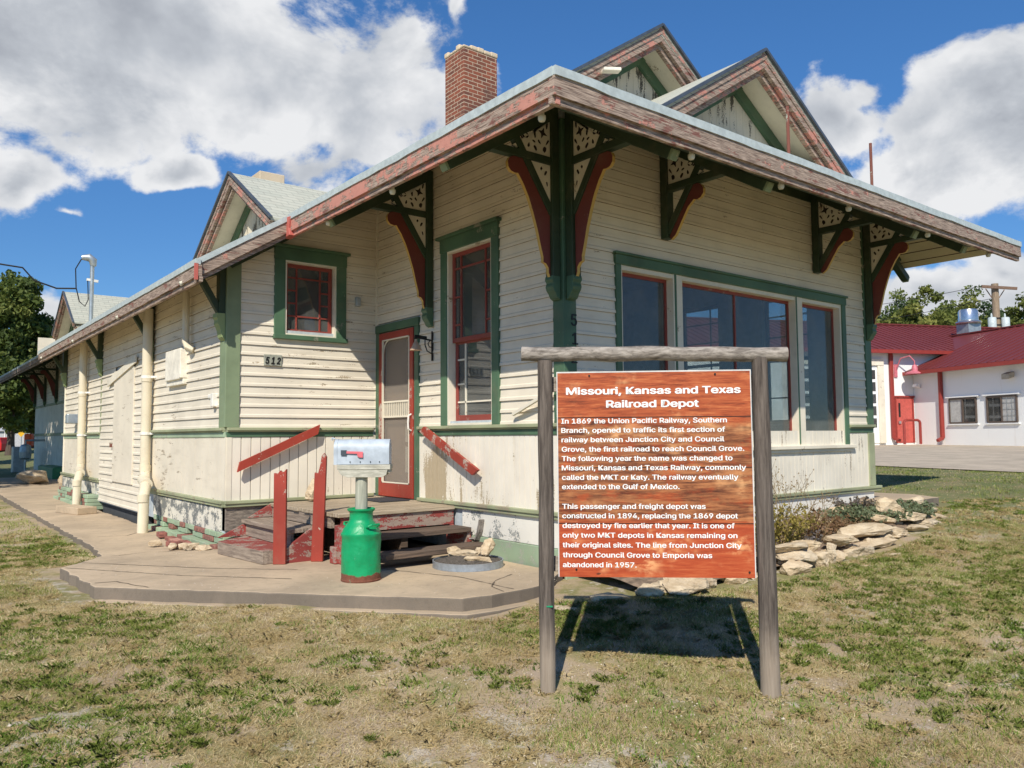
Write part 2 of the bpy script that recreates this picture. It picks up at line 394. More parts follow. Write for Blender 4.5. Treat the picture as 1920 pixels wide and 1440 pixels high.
def milk_can_mat():
    mt, T = mat('dented_green_enamel'); p = opos(T); s = T.n('ShaderNodeSeparateXYZ', {0: p})
    n = T.noise(p, 9, 5, .6); b = T.noise(p, 40, 4, .7)
    z = T.math('ADD', s.outputs[2], T.math('MULTIPLY', T.math('SUBTRACT', n, .5), .10))
    rust = T.step(z, .35, .338)
    chips = T.math('MULTIPLY', T.step(b, .66, .69), T.step(z, .46, .36))
    mk = T.math('MAXIMUM', rust, chips)
    c = T.mix(T.step(n, .3, .7), (.003, .27, .095), (.004, .34, .125))
    c = T.mix(mk, c, T.mix(b, (.10, .03, .015), (.24, .09, .05)))
    h = T.math('ADD', T.noise(p, 10, 3, .5), T.math('MULTIPLY', T.noise(p, 45, 4, .6), .25))
    scr = T.math('MULTIPLY', T.step(T.noise(T.vmath('MULTIPLY', p, (1, 1, .15)), 60, 3, .6), .66, .72), T.step(b, .5, .6)); c = T.mix(T.math('MULTIPLY', scr, .7), c, (.10, .30, .17))
    rough = T.math('ADD', T.math('ADD', .30, T.math('MULTIPLY', n, .2)), T.math('MULTIPLY', mk, .5))
    finish(T, c, rough, h, .55, .02, spec=.5); return mt
M['can'] = milk_can_mat()

def glass_mat(name, tint=(.9, .94, .95), k=1.0, rough=0.0):
    mt, T = mat(name)
    tr = T.n('ShaderNodeBsdfTransparent', {'Color': (*tint, 1)})
    gl = T.n('ShaderNodeBsdfGlossy', {'Color': (.95, .97, 1, 1), 'Roughness': rough})
    g_ = T.n('ShaderNodeNewGeometry')
    c_ = T.math('ABSOLUTE', T.n('ShaderNodeVectorMath', {0: g_.outputs['Incoming'], 1: g_.outputs['Normal']}, operation='DOT_PRODUCT').outputs[1])
    f5 = T.math('POWER', T.math('SUBTRACT', 1.0, c_, clamp=True), 5.0)                # Schlick, the same from both sides
    fac = T.math('MULTIPLY', T.math('ADD', .05, T.math('MULTIPLY', f5, .95)), k, clamp=True)
    mx_ = T.n('ShaderNodeMixShader', {0: fac, 1: tr.outputs[0], 2: gl.outputs[0]})
    df = T.n('ShaderNodeBsdfDiffuse', {'Color': (.5, .5, .46, 1)}); du = T.math('ADD', .085, T.math('MULTIPLY', T.step(T.noise(opos(T), 2.5, 5, .6), .4, .75), .09))       # a film of dust
    m2 = T.n('ShaderNodeMixShader', {0: du, 1: mx_.outputs[0], 2: df.outputs[0]})
    T.n('ShaderNodeOutputMaterial', {0: m2.outputs[0]}); return mt
M['glass'] = glass_mat('window_glass', (.76, .80, .80), .95)
M['glass_dk'] = glass_mat('dim_window_glass', (.55, .6, .62), 1.7)
def screen_mat():
    mt, T = mat('insect_screen'); p = opos(T)
    n = T.noise(T.vmath('MULTIPLY', p, (1, 1, .5)), 2.3, 4, .6)
    d = T.n('ShaderNodeBsdfDiffuse', {'Color': T.mix(n, (.30, .26, .21), (.42, .37, .32))})
    t = T.n('ShaderNodeBsdfTransparent', {'Color': (1, 1, 1, 1)})
    mx_ = T.n('ShaderNodeMixShader', {0: .36, 1: t.outputs[0], 2: d.outputs[0]})
    T.n('ShaderNodeOutputMaterial', {0: mx_.outputs[0]}); return mt
M['screen'] = screen_mat()
# ------------------------------------------------------------------ ground
GX = np.array([-400, -12, -5, -2, 0, 2.5, 5.8, 10.5, 25, 60, 400.])
GY = np.array([-400, -8, -4, -2.4, -1.2, 1, 6, 20, 400.])
GZ = np.array([  # rows: x, columns: y
    [0, 0, 0, 0, .02, .06, .10, .14, .14],
    [0, 0, 0, 0, .02, .08, .12, .14, .14],
    [0, 0, 0, 0, .07, .16, .18, .15, .14],
    [-.02, -.02, 0, .015, .115, .185, .19, .15, .14],
    [.02, .02, .03, .08, .19, .2, .2, .14, .14],
    [.10, .10, .15, .22, .29, .35, .35, .3, .3],
    [.30, .30, .36, .43, .50, .60, .60, .60, .60],
    [.76, .76, .76, .76, .76, .76, .76, .76, .76],
    [.95]*9, [1.09]*9, [1.09]*9])
def hgt(x, y):
    x = np.asarray(x, float); y = np.asarray(y, float)
    i = np.clip(np.searchsorted(GX, x)-1, 0, len(GX)-2); j = np.clip(np.searchsorted(GY, y)-1, 0, len(GY)-2)
    a = (x-GX[i])/(GX[i+1]-GX[i]); b = (y-GY[j])/(GY[j+1]-GY[j])
    a = np.clip(a, 0, 1); b = np.clip(b, 0, 1)
    b = b*b*(3-2*b)
    a = np.where(x < 10.5, a*a*(3-2*a), a)
    z = GZ[i, j]*(1-a)*(1-b)+GZ[i+1, j]*a*(1-b)+GZ[i, j+1]*(1-a)*b+GZ[i+1, j+1]*a*b
    near = np.clip((9.5-x)/3, 0, 1)*np.clip((x+14)/4, 0, 1)
    return z + near*.012*(np.sin(x*3.1+np.cos(y*2.3)*1.7)*np.cos(y*2.7+1.1*np.sin(x*1.9)))
def H(x, y): return float(hgt(x, y))

def ground_mat():
    mt, T = mat('patchy_lawn_soil'); p = opos(T)
    a = T.noise(p, .55, 6, .6); b = T.noise(p, 2.1, 7, .68); c = T.noise(p, 9, 6, .7); d = T.noise(p, 70, 4, .7)
    straw = T.mix(d, (.28, .20, .09), (.62, .49, .27))
    dirt = T.mix(d, (.30, .225, .15), (.54, .43, .31))
    green = T.mix(d, (.12, .13, .04), (.28, .27, .10))
    peb = T.mix(d, (.36, .31, .24), (.72, .65, .53))
    mg = T.step(T.math('ADD', T.math('MULTIPLY', a, .45), T.math('MULTIPLY', b, .55)), .46, .56)
    base = T.mix(T.step(b, .35, .6), dirt, straw)
    base = T.mix(T.math('MULTIPLY', mg, .8), base, green)
    mp = T.step(T.math('ADD', T.math('MULTIPLY', T.noise(p, 1.1, 5, .6), .55), T.math('MULTIPLY', c, .45)), .555, .60)
    base = T.mix(T.math('MULTIPLY', mp, .75), base, peb)
    # farther off the grass closes up and greens
    s = T.n('ShaderNodeSeparateXYZ', {0: p})
    fg = T.math('MAXIMUM', T.step(s.outputs[0], 4, 8), T.step(s.outputs[1], 18, 32))
    lawn = T.mix(T.step(b, .35, .65), T.mix(d, (.075, .105, .03), (.16, .20, .06)), T.mix(d, (.15, .13, .06), (.30, .26, .13)))
    base = T.mix(fg, base, lawn)
    finish(T, base, .95, T.math('ADD', T.math('MULTIPLY', c, .7), T.math('MULTIPLY', d, .5)), .8, .03); return mt
M['ground'] = ground_mat()
def ground():
    xs = sorted(set([-400, -250, -150, -90, -60, -40, -28, -20, -16, -12]+[round(v, 3) for v in np.arange(-10, 10.51, .25)]+[25, 60, 110, 200, 400]))
    ys = sorted(set([-400, -200, -100, -50, -25, -15]+[round(v, 3) for v in np.arange(-9, 12.1, .25)]+[14, 17, 20, 26, 35, 50, 75, 110, 200, 400]))
    X, Y = np.meshgrid(xs, ys); Z = hgt(X, Y)
    mb = MB(); mb.v = list(zip(X.ravel(), Y.ravel(), Z.ravel())); nx = len(xs)
    for j in range(len(ys)-1):
        for i in range(nx-1): mb.f.append((j*nx+i, j*nx+i+1, (j+1)*nx+i+1, (j+1)*nx+i)); mb.mi.append(0)
    o = mb.build('ground', M['ground'], smooth=True, origin=(0, 0, 0)); tag(o, kind='structure')
ground()
def lot():
    mb = MB(); xs = [0, 25, 60, 95]; ys = [-60, -20, -4, 3, 12, 40, 90]
    def P(i, y):
        x = 11.7+.28*y
        if i: x = max(xs[i], x)
        return (x, y, H(x, y)+.02 if x > 10.5 else .78)
    ys = [-4.2, -2, 0, 3, 8, 14, 22, 30, 44]
    for j in range(len(ys)-1):
        for i in range(3):
            mb.add([P(i, ys[j]), P(i+1, ys[j]), P(i+1, ys[j+1]), P(i, ys[j+1])], [(0, 1, 2, 3)])
    mb.add([(10.52, -4.2, .781), (10.52, -60, .781), (25, -60, .971), (25, -4.2, .971)], [(0, 1, 2, 3)])
    mb.add([(25, -4.2, .971), (25, -60, .971), (95, -60, 1.11), (95, -4.2, 1.11)], [(0, 1, 2, 3)])
    tag(mb.build('parking_lot', M['lot'], origin=(30, 10, 1)), kind='structure')
lot()
# concrete apron by the porch and the walk along the freight wall (top about 0.28 to 0.22)
def slab(name, poly, z, th, jitter=.020, cells=None):
    # edge subdivided and chipped
    pts = []
    n = len(poly)
    for i in range(n):
        a, b = Vector(poly[i]), Vector(poly[(i+1) % n]); L = (b-a).length; k = max(1, int(L/.12))
        for t in range(k):
            q = a.lerp(b, t/k); q2 = q+Vector((rng.uniform(-1, 1), rng.uniform(-1, 1)))*jitter
            pts.append(q2 if t else q)
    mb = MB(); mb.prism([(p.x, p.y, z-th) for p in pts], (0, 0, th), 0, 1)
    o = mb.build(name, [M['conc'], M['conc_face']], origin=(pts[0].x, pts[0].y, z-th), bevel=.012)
    return tag(o, kind='structure')
slab('apron_slab', [(-3.60, 2.06), (-3.47, 1.92), (-2.86, 1.21), (-2.15, .38), (-1.46, -.39), (-1.2, -.43), (-.9, -.41), (-.6, -.36), (-.05, .0), (-.05, 1.0), (-.05, 3.6), (-2.0, 3.72), (-3.15, 4.02), (-3.66, 3.40)], .28, .24)
slab('apron_footing', [(-3.68, 2.02), (-3.53, 1.83), (-1.49, -.50), (-1.2, -.53), (-.85, -.50), (-.55, -.45), (-.55, -.3), (-1.42, -.25), (-3.4, 2.0)], .176, .2)
slab('side_walk', [(-3.16, 4.06), (-2.03, 3.75), (-1.98, 14.5), (-.3, 14.6), (-.3, 26), (-2.62, 26), (-2.94, 15.5), (-3.06, 5.2)], .262, .2)
slab('corner_pad', [(5.2, -.58), (6.45, -.58), (6.75, -.1), (6.6, 1.6), (5.85, 1.6), (5.85, -.05), (5.2, -.05)], .655, .13)
# pale seams and hairline cracks are real slits of grit laid in the concrete
def crack(pts, z, w=.008):
    mb = MB(); P_ = []
    for a, b in zip(pts[:-1], pts[1:]):
        k = max(2, int((Vector(b)-Vector(a)).length/.08))
        for t in range(k): P_.append(Vector(a).lerp(Vector(b), t/k)+Vector((rng.uniform(-1, 1), rng.uniform(-1, 1)))*.008)
    P_.append(Vector(pts[-1]))
    for a, b in zip(P_[:-1], P_[1:]):
        d = (b-a).normalized(); nrm = Vector((-d.y, d.x))*w*rng.uniform(.4, 1.1)
        mb.add([(*(a-nrm), z), (*(b-nrm), z), (*(b+nrm), z), (*(a+nrm), z)], [(0, 1, 2, 3)])
    return mb
ck = MB()
for pts, z in (([(-3.45, 3.62), (-2.5, 2.35), (-1.9, 1.75)], .2825), ([(-3.62, 3.35), (-2.9, 2.2), (-2.15, 1.3)], .2825), ([(-1.25, 1.2), (-.95, .4), (-.92, -.36)], .2825), ([(-3.0, 6.1), (-2.5, 5.9), (-2.3, 6.2)], .2645), ([(-3.56, 2.25), (-3.4, 2.2), (-3.25, 1.72)], .2825), ([(-1.05, -.38), (-1.0, -.15), (-.8, .05), (-.5, .2)], .2825), ([(-3.1, 3.9), (-2.7, 3.95), (-2.2, 3.72)], .2825), ([(-2.95, 8.6), (-2.1, 8.5)], .2645), ([(-2.95, 11.0), (-2.1, 11.0)], .2645)):
    c_ = crack(pts, z); ck.add(c_.v, c_.f)
tag(ck.build('concrete_joints', simple('joint_grit', (.13, .10, .07), .95), origin=(-2, 3, .28), recalc=False), kind='structure')

# ------------------------------------------------------------------ the depot
W_, D_, P_W, YN, YF = 5.77, 3.677, -1.96, 14.3, 34.3
S_ = .64
XL, XR, YE, ZE = -1.42, 7.10, -1.50, 4.15
XC = (XL+XR)/2
XE = -2.46                                    # eave of the freight part
def roofz(x): return ZE+S_*(min(x, 2*XC-x)-XL)
ZR = roofz(XC)
depot = empty('depot_building', (2.9, 8, .4), 'old cream clapboard railway depot with green trim and red gables', 'depot')

def holes_split(L0, L1, z0, z1, ops):
    us = sorted(set([L0, L1]+[u for o in ops for u in o[:2] if L0 < u < L1])); zs = sorted(set([z0, z1]+[z for o in ops for z in o[2:] if z0 < z < z1]))
    out = []
    for a, b in zip(us[:-1], us[1:]):
        for c, d in zip(zs[:-1], zs[1:]):
            um, zm = (a+b)/2, (c+d)/2
            if not any(o[0] < um < o[1] and o[2] < zm < o[3] for o in ops): out.append((a, b, c, d))
    return out
class Wall:                                   # a wall in plan: origin, direction along it and outward normal
    def __init__(s, o, d, n): s.o, s.d, s.n = Vector(o).to_3d(), Vector(d).to_3d(), Vector(n).to_3d()
    def p(s, u, off, z): q = s.o+s.d*u+s.n*off; return (q.x, q.y, z)
    def slab(s, mb, u0, u1, o0, o1, z0, z1, mi=0):
        vs = [s.p(u, o, z) for z in (z0, z1) for o in (o0, o1) for u in (u0, u1)]
        return mb.add(vs, [(0, 2, 3, 1), (4, 5, 7, 6), (0, 1, 5, 4), (2, 6, 7, 3), (0, 4, 6, 2), (1, 3, 7, 5)], mi)
wF = Wall((0, 0), (1, 0), (0, -1))            # front, big window, u = x
wS = Wall((0, 0), (0, 1), (-1, 0))            # waiting room side with the door, u = y
wD = Wall((0, D_), (-1, 0), (0, -1))          # short wall with the house number, u = -x
wT = Wall((P_W, D_), (0, 1), (-1, 0))         # freight wall, u = y - D_
wN = Wall((0, YN), (0, 1), (-1, 0))           # north wing
wE = Wall((P_W, YN), (1, 0), (0, 1))          # north end of freight part

def clap(w, name, L0, L1, z0, z1, ops, material, span=None, e=.1235, base=0.0):
    mb = MB(); z = z0; k = 0
    while z < z1-.01:
        zt = min(z+e, z1); zm = (z+zt)/2
        a0, a1 = (L0, L1) if span is None else span(zm, L0, L1)
        if a1-a0 > .02:
            cuts = [(a0, a1)]
            for o in ops:
                if o[2] < zm < o[3]:
                    nc = []
                    for a, b in cuts:
                        if o[1] <= a or o[0] >= b: nc.append((a, b)); continue
                        if o[0] > a: nc.append((a, o[0]))
                        if o[1] < b: nc.append((o[1], b))
                    cuts = nc
            for a, b in cuts:
                t = a
                while t < b-.01:
                    L = rng.uniform(1.6, 4.2); tb = min(b, t+L)
                    if b-tb < .5: tb = b
                    seg = max(1, int((tb-t)/.35)); jo = rng.uniform(-.0015, .003)
                    vs = []; us = [t+(tb-t)*q/seg for q in range(seg+1)]
                    g = .0012 if tb < b else 0
                    us[-1] -= g
                    for u in us:
                        wv = .0028*noise.noise((u*1.7, z*31, w.o.y+w.o.x*3))
                        lo = base+.0185+jo+wv*1.2; dz = .003*noise.noise((u*2.3, z*17, 5))
                        vs += [w.p(u, base-.004, z+dz), w.p(u, lo, z+dz), w.p(u, lo-.002, z+.028+dz), w.p(u, base+.008+jo, z+.040), w.p(u, base+.003, zt+.012)]
                    fs = []
                    for q in range(seg):
                        for r_ in range(4): fs.append((q*5+r_, (q+1)*5+r_, (q+1)*5+r_+1, q*5+r_+1))
                    n0 = len(mb.mi); mb.add(vs, fs); t = tb
                    for q in range(seg): mb.mi[n0+q*4] = 1            # groove shade painted under the lap, with some dirt
        z = zt
    return mb.build(name, [material, M['lap_shade_grime']], depot, recalc=False)
def vboards(w, name, L0, L1, z0, z1, ops, material, wd=.088, gap=.004, off=.014):
    mb = MB(); u = L0
    while u < L1-.005:
        ub = min(L1, u+wd)
        for a, b, c, d in holes_split(z0, z1, u, ub, []) if 0 else [(u, ub, z0, z1)]:
            um = (a+b)/2
            cut = [o for o in ops if o[0] < um < o[1]]
            segs = [(c, d)]
            for o in cut: segs = [(x, min(y, o[2])) for x, y in segs if x < o[2]]+[(max(x, o[3]), y) for x, y in segs if y > o[3]]
            j = rng.uniform(-.0012, .0012)
            for x, y in segs:
                if y-x < .01: continue
                vs = [w.p(a+gap*.5, 0, x), w.p(a+gap*.5+.002, off+j, x), w.p(b-gap*.5-.002, off+j, x), w.p(b-gap*.5, 0, x)]
                vs += [w.p(a+gap*.5, 0, y), w.p(a+gap*.5+.002, off+j, y), w.p(b-gap*.5-.002, off+j, y), w.p(b-gap*.5, 0, y)]
                mb.add(vs, [(0, 1, 5, 4), (1, 2, 6, 5), (2, 3, 7, 6), (4, 5, 6, 7), (0, 3, 2, 1)])
        u = ub
    return mb.build(name, material, depot, recalc=False)

opF = [(.745, 1.606, 1.39, 3.292), (1.722, 3.946, 1.39, 3.292), (4.08, 5.06, 1.39, 3.292)]
opFc = [(.70, 5.12, 1.36, 3.38)]
opS = [(1.12, 1.98, 1.72, 3.70), (2.69, 3.56, .78, 2.89)]
opSc = [(1.0, 2.10, 1.66, 3.84), (2.60, 3.66, .5, 2.98)]
opD = [(.60, 1.30, 2.86, 3.74)]
opDc = [(.47, 1.41, 2.77, 3.87)]
freight_u = (7.30-D_, 10.49-D_)
# solid wall behind the boards, with the openings left open
def sheath(w, L0, L1, z0, z1, ops, th=.13):
    mb = MB()
    for a, b, c, d in holes_split(L0, L1, z0, z1, ops): w.slab(mb, a, b, -th, -.003, c, d)
    return mb.build('wall', M['interior'], depot)
sheath(wF, .0, W_, .45, 4.60, opF); sheath(wS, .003, D_-.003, .3, 4.95, opS)
mbx = MB()
for a, b, c, d in holes_split(.0, 1.96, .45, 3.68, opD): wD.slab(mbx, a, b, -.13, -.003, c, d)
mbx.prism([wD.p(1.93, -.13, 3.68), wD.p(0, -.13, 3.68), wD.p(0, -.13, 4.9)], (0, .127, 0))
mbx.build('wall', M['interior'], depot)
sheath(wT, .14, YN-D_-.003, .40, 3.68, []); sheath(wE, .003, 1.96, .40, 3.68, []); sheath(wN, .01, YF-YN, .2, 4.9, [])
# right and back walls of the waiting room with their windows, floor and ceiling
mbx = MB()
wR = Wall((W_, 0), (0, 1), (1, 0))
for a, b, c, d in holes_split(.14, YF, .4, 4.6, [(.85, 1.62, 1.7, 3.66), (2.45, 3.25, 1.7, 3.70), (5.2, 6, 1.7, 3.7)]): wR.slab(mbx, a, b, -.13, -.003, c, d)
mbx.box(.14, W_-.14, 7.0, 7.1, .8, 4.4)
mbx.build('wall', M['interior'], depot)
mbx = MB(); mbx.box(.005, W_-.005, .135, 7.0, .70, .78); mbx.build('floor_board', M['int_floor'], depot)
mbx = MB(); mbx.box(.005, W_-.005, .135, 7.0, 4.2, 4.26); mbx.build('ceiling_board', M['interior'], depot)
mbx = MB(); mbx.box(-1.9, -.14, D_+.14, 8, .7, .78); mbx.box(-1.85, -.14, 8, 8.1, .78, 3.5); mbx.build('freight_partition', M['dark'], depot)
mbx = MB(); mbx.box(0.01, W_, YF-.01, YF+.12, .2, 6.0); mbx.build('wall', M['siding'], depot)
# right-hand windows seen through the room
for a, b, z0, z1 in ((.85, 1.62, 1.7, 3.66), (2.45, 3.25, 1.7, 3.70)):
    f = MB(); xx = W_-.02
    for y0, y1, q0, q1 in ((a, a+.05, z0, z1), (b-.05, b, z0, z1), (a+.05, b-.05, z0, z0+.06), (a+.05, b-.05, z1-.06, z1), (a+.05, b-.05, (z0+z1)/2-.025, (z0+z1)/2+.025)): f.box(xx-.03, xx+.012, y0, y1, q0, q1)
    for zz in (z0+.40, z1-.30, z1-.62): f.box(xx-.015, xx, a+.05, b-.05, zz-.011, zz+.011)
    f.box(xx-.017, xx-.002, a+.22, a+.242, z0+.06, z1-.06)
    wdw = f.build('window', M['dark'], depot)
    g = MB(); g.box(xx-.008, xx-.004, a+.05, b-.05, z0+.06, z1-.06); g.build('pane', M['glass'], wdw)

# siding, wainscot
ZB0, ZB1 = 1.585, 1.665
clap(wF, 'siding', .13, W_-.13, ZB1, 4.62, opFc, M['siding_w'])
clap(wS, 'siding', .14, D_, ZB1, 4.98, opSc, M['siding_w'])
clap(wD, 'siding', 0, 1.96-.13, ZB1, 5.0, opDc, M['siding'], span=lambda z, a, b: (a, min(b, max(a, -((z+.07-ZE)/S_+XL)))))
fr = freight_u
clap(wT, 'siding', .18, fr[0], ZB1, 3.66, [], M['siding_w'])
clap(wT, 'siding', fr[1], YN-D_-.06, ZB1, 3.66, [], M['siding_w'])
clap(wT, 'freight_door_siding', fr[0], fr[1], .43, 3.66, [(4.27, 5.66, .8, 2.72)], M['siding_w'], base=.012)
clap(wN, 'siding', .05, YF-YN-.05, 2.9, 4.9, [], M['siding'])
vboards(wF, 'wainscot', .0, W_, .82, 1.585, [], M['wains'], .085, .0025)
vboards(wF, 'wainscot', .0, .70, 1.585, 1.60, [], M['wains'])
vboards(wS, 'wainscot', .0, 2.60, .82, 1.585, [], M['wains_peel'], .085, .004)
vboards(wD, 'wainscot', .02, 1.955, .82, 1.585, [], M['wains'], .118, .008, .016)
vboards(wT, 'wainscot', .0, fr[0], .80, 1.585, [], M['siding_w'], .14, .0015)
vboards(wT, 'wainscot', fr[1], YN-D_, .80, 1.585, [], M['siding_w'], .14, .0015)
vboards(wN, 'wainscot', 0, YF-YN, .2, 2.9, [], M['wains'], .14, .006)

def band(w, segs, name, material, prof, parent=depot):   # prof: list of (off0, off1, z0, z1)
    for a, b in segs:
        mb = MB()
        for o0, o1, z0, z1 in prof: w.slab(mb, a, b, o0, o1, z0, z1)
        mb.build(name, material, parent, bevel=.006)
belt_lo = [(.0, .026, 1.555, 1.615)]
belt_hi = [(.0, .065, 1.632, 1.668), (.0, .040, 1.615, 1.632)]
for w, segs in ((wF, [(-.068, .69), (5.13, W_+.02)]), (wS, [(.0, 2.585)]), (wD, [(.068, 1.962)]), (wT, [(.0, fr[0]-.02), (fr[1]+.02, YN-D_+.02)])):
    band(w, segs, 'belt_rail', M['green'] if w is not wT else M['mint'], belt_lo)
    band(w, segs, 'belt_rail', M['sage'], belt_hi)
band(wN, [(0, YF-YN)], 'belt_rail', M['sage'], [(0, .05, 2.86, 2.95)]); band(wN, [(0, YF-YN)], 'belt_rail', M['sage'], [(0, .05, 1.68, 1.78)])
wt = [(.0, .062, .785, .822), (.0, .045, .748, .785)]
for w, segs in ((wF, [(-.065, W_+.14)]), (wS, [(.0, 2.585)]), (wD, [(.065, 1.98)]), (wT, [(-.02, fr[0]-.05), (fr[1]+.02, YN-D_+.05)])):
    band(w, segs, 'water_table', M['sage'], wt)
# skirt boards and footing
band(wF, [(-.012, W_)], 'skirt_board', M['white'], [(-.1, .012, .40, .748)])
band(wS, [(.0, 1.7)], 'skirt_board', M['white'], [(-.1, .012, .475, .748)])
band(wS, [(.0, 1.98)], 'footing_board', M['mint'], [(-.1, .024, .20, .472)])
band(wF, [(-.024, W_)], 'footing_board', M['mint'], [(-.1, .02, .10, .398)])
band(wD, [(.0, 1.96)], 'skirt_board', wood_mat('bare_grey_skirt', (.10, .085, .07), (.34, .29, .23), 'xy', 3), [(-.1, .01, .47, .748)])
band(wT, [(.10, 3.04)], 'skirt_board', M['white_peel'], [(-.1, .02, .455, .735)])
band(wT, [(6.95, YN-D_)], 'skirt_board', M['white_peel'], [(-.1, .02, .52, .735)])
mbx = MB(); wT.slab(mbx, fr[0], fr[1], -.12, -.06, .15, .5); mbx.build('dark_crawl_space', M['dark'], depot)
# brick piers
def bricks(w, u0, u1, off, z0, rows, name, drop=.12):
    mb = MB()
    for r_ in range(rows):
        u = u0-(.1 if r_ % 2 else 0)
        while u < u1:
            a, b = max(u, u0), min(u+.2, u1)
            if b-a > .04 and rng.random() > drop*(r_/max(1, rows-1)):
                o = off+rng.uniform(-.012, .012)+(.09 if r_ == 0 else 0)
                w.slab(mb, a+.004, b-.004, -.1, o, z0+r_*.068+.003, z0+(r_+1)*.068-.003, 0 if rng.random() < .74 else 1)
            u += .21
    return mb.build(name, [M['mint'], simple('loose_'+name, (.27, .125, .095), .85, bscale=30, vary=.4)], depot, bevel=.007)
bricks(wT, .0, 2.98, .03, .255, 3, 'brick_pier')
bricks(wD, .0, 1.98, .02, .275, 3, 'brick_pier', .3)
bricks(wT, 6.9, 7.9, .20, .25, 4, 'brick_pier', .0)
bricks(wT, 8.3, 10.6, .10, .25, 4, 'brick_pier', .1)

# corner posts
def post(w1, w2, a, b, z0, z1, m_=None, off=.03):
    mb = MB()
    if w1: w1.slab(mb, a[0], a[1], -.01, off, z0, z1)
    if w2: w2.slab(mb, b[0], b[1], -.01, off, z0, z1)
    return mb.build('corner_post', m_ or M['green'], depot, bevel=.006)
post(wF, wS, (-.03, .135), (-.0, .125), 1.669, 4.62)
post(wT, wD, (-.03, .185), (1.82, 1.96), 1.669, 3.72, M['green_lt'])
post(wF, None, (W_-.13, W_+.03), None, 1.669, 4.62); post(wF, None, (W_-.13, W_+.03), None, .823, 1.554, M['sage'])
post(wT, None, (YN-D_-.07, YN-D_), None, .8, 3.66, M['cream'])
post(wT, None, (10.42-D_, 10.50-D_), None, 1.669, 3.66, M['sage'])
mbx = MB(); wD.slab(mbx, 0, .028, .0, .035, .83, 4.95); mbx.build('inner_corner_bead', M['cream'], depot)
mbx = MB(); wT.slab(mbx, -.018, .0, -.01, .018, .823, 1.554); wD.slab(mbx, 1.90, 1.96, .0, .022, .823, 1.554); mbx.build('corner_board', M['cream'], depot)
# frieze boards under the soffit
mbx = MB(); wF.slab(mbx, .14, W_-.14, .0, .024, 4.58, 4.86); wS.slab(mbx, .14, D_, .0, .024, 4.80, 4.95); wT.slab(mbx, .19, YN-D_, 0, .022, 3.58, 3.66); mbx.build('frieze_board', M['green_dk'], depot)
mbx = MB(); mbx.beam((P_W-.02, D_-.035, roofz(P_W-.02)-.185), (.02, D_-.035, roofz(.02)-.185), .05, .17, (0, 0, 1)); mbx.build('frieze_board', M['green_dk'], depot)

# ------------------------------------------------------------------ roof
TH = .045
def slope_part(poly, name, m_, th=TH):
    mb = MB(); mb.prism([(x, y, z-th) for x, y, z in poly], (0, 0, th)); return mb.build(name, m_, depot)
yg = 1.14
xg = XL+(yg-YE)
west = [(XL, YE, ZE), (xg, yg, ZE+S_*(yg-YE)), (XC, yg, ZR), (XC, YF+1.3, ZR), (XL, YF+1.3, ZE)]
roof_w = slope_part(west, 'roof_slope', M['shingle_y'])
ext = [(XE, 3.2, roofz(XE)), (XL-.001, 3.2, ZE), (XL-.001, 14.6, ZE), (XE, 14.6, roofz(XE))]
slope_part(ext, 'roof_slope', M['shingle_y'])
east = [(2*XC-x, y, z) for x, y, z in west]
slope_part(list(reversed(east)), 'roof_slope', M['shingle_y'])
yb = 1.58
front = [(XL+.002, YE, ZE), (XR-.002, YE, ZE), (2*XC-(XL+(yb-YE)), yb, ZE+S_*(yb-YE)), (XL+(yb-YE), yb, ZE+S_*(yb-YE))]
front = [(XL+.004, YE, ZE-.002), (XR-.004, YE, ZE-.002), (XR-(yb-YE), yb, ZE+S_*(yb-YE)-.002), (XL+(yb-YE), yb, ZE+S_*(yb-YE)-.002)]
slope_part(front, 'roof_slope', M['shingle_x'])
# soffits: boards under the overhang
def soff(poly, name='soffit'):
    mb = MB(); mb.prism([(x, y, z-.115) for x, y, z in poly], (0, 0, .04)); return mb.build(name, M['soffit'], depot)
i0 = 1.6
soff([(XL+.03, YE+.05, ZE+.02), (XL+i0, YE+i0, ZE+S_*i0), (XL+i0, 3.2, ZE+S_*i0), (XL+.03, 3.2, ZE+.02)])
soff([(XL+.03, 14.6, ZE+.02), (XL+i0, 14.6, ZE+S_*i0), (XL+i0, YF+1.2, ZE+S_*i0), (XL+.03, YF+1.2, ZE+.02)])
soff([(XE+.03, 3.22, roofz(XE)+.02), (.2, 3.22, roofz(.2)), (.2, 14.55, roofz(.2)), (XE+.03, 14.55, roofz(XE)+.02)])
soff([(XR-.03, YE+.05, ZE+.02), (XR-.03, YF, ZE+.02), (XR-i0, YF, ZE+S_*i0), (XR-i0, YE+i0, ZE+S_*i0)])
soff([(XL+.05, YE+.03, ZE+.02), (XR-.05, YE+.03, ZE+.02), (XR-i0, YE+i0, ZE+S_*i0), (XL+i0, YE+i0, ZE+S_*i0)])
# seams of the soffit boards under the right-hand eave
mbx = MB()
for k in range(9):
    d = .14+k*.155; mbx.beam((XR-d, YE+d+.05, ZE+S_*d-.118), (XR-d, 12, ZE+S_*d-.118), .008, .01)
    mbx.beam((XL+d+.05, YE+d, ZE+S_*d-.118), (XR-d-.05, YE+d, ZE+S_*d-.118), .008, .01)
mbx.build('soffit_seams', M['dark_wood'], depot)

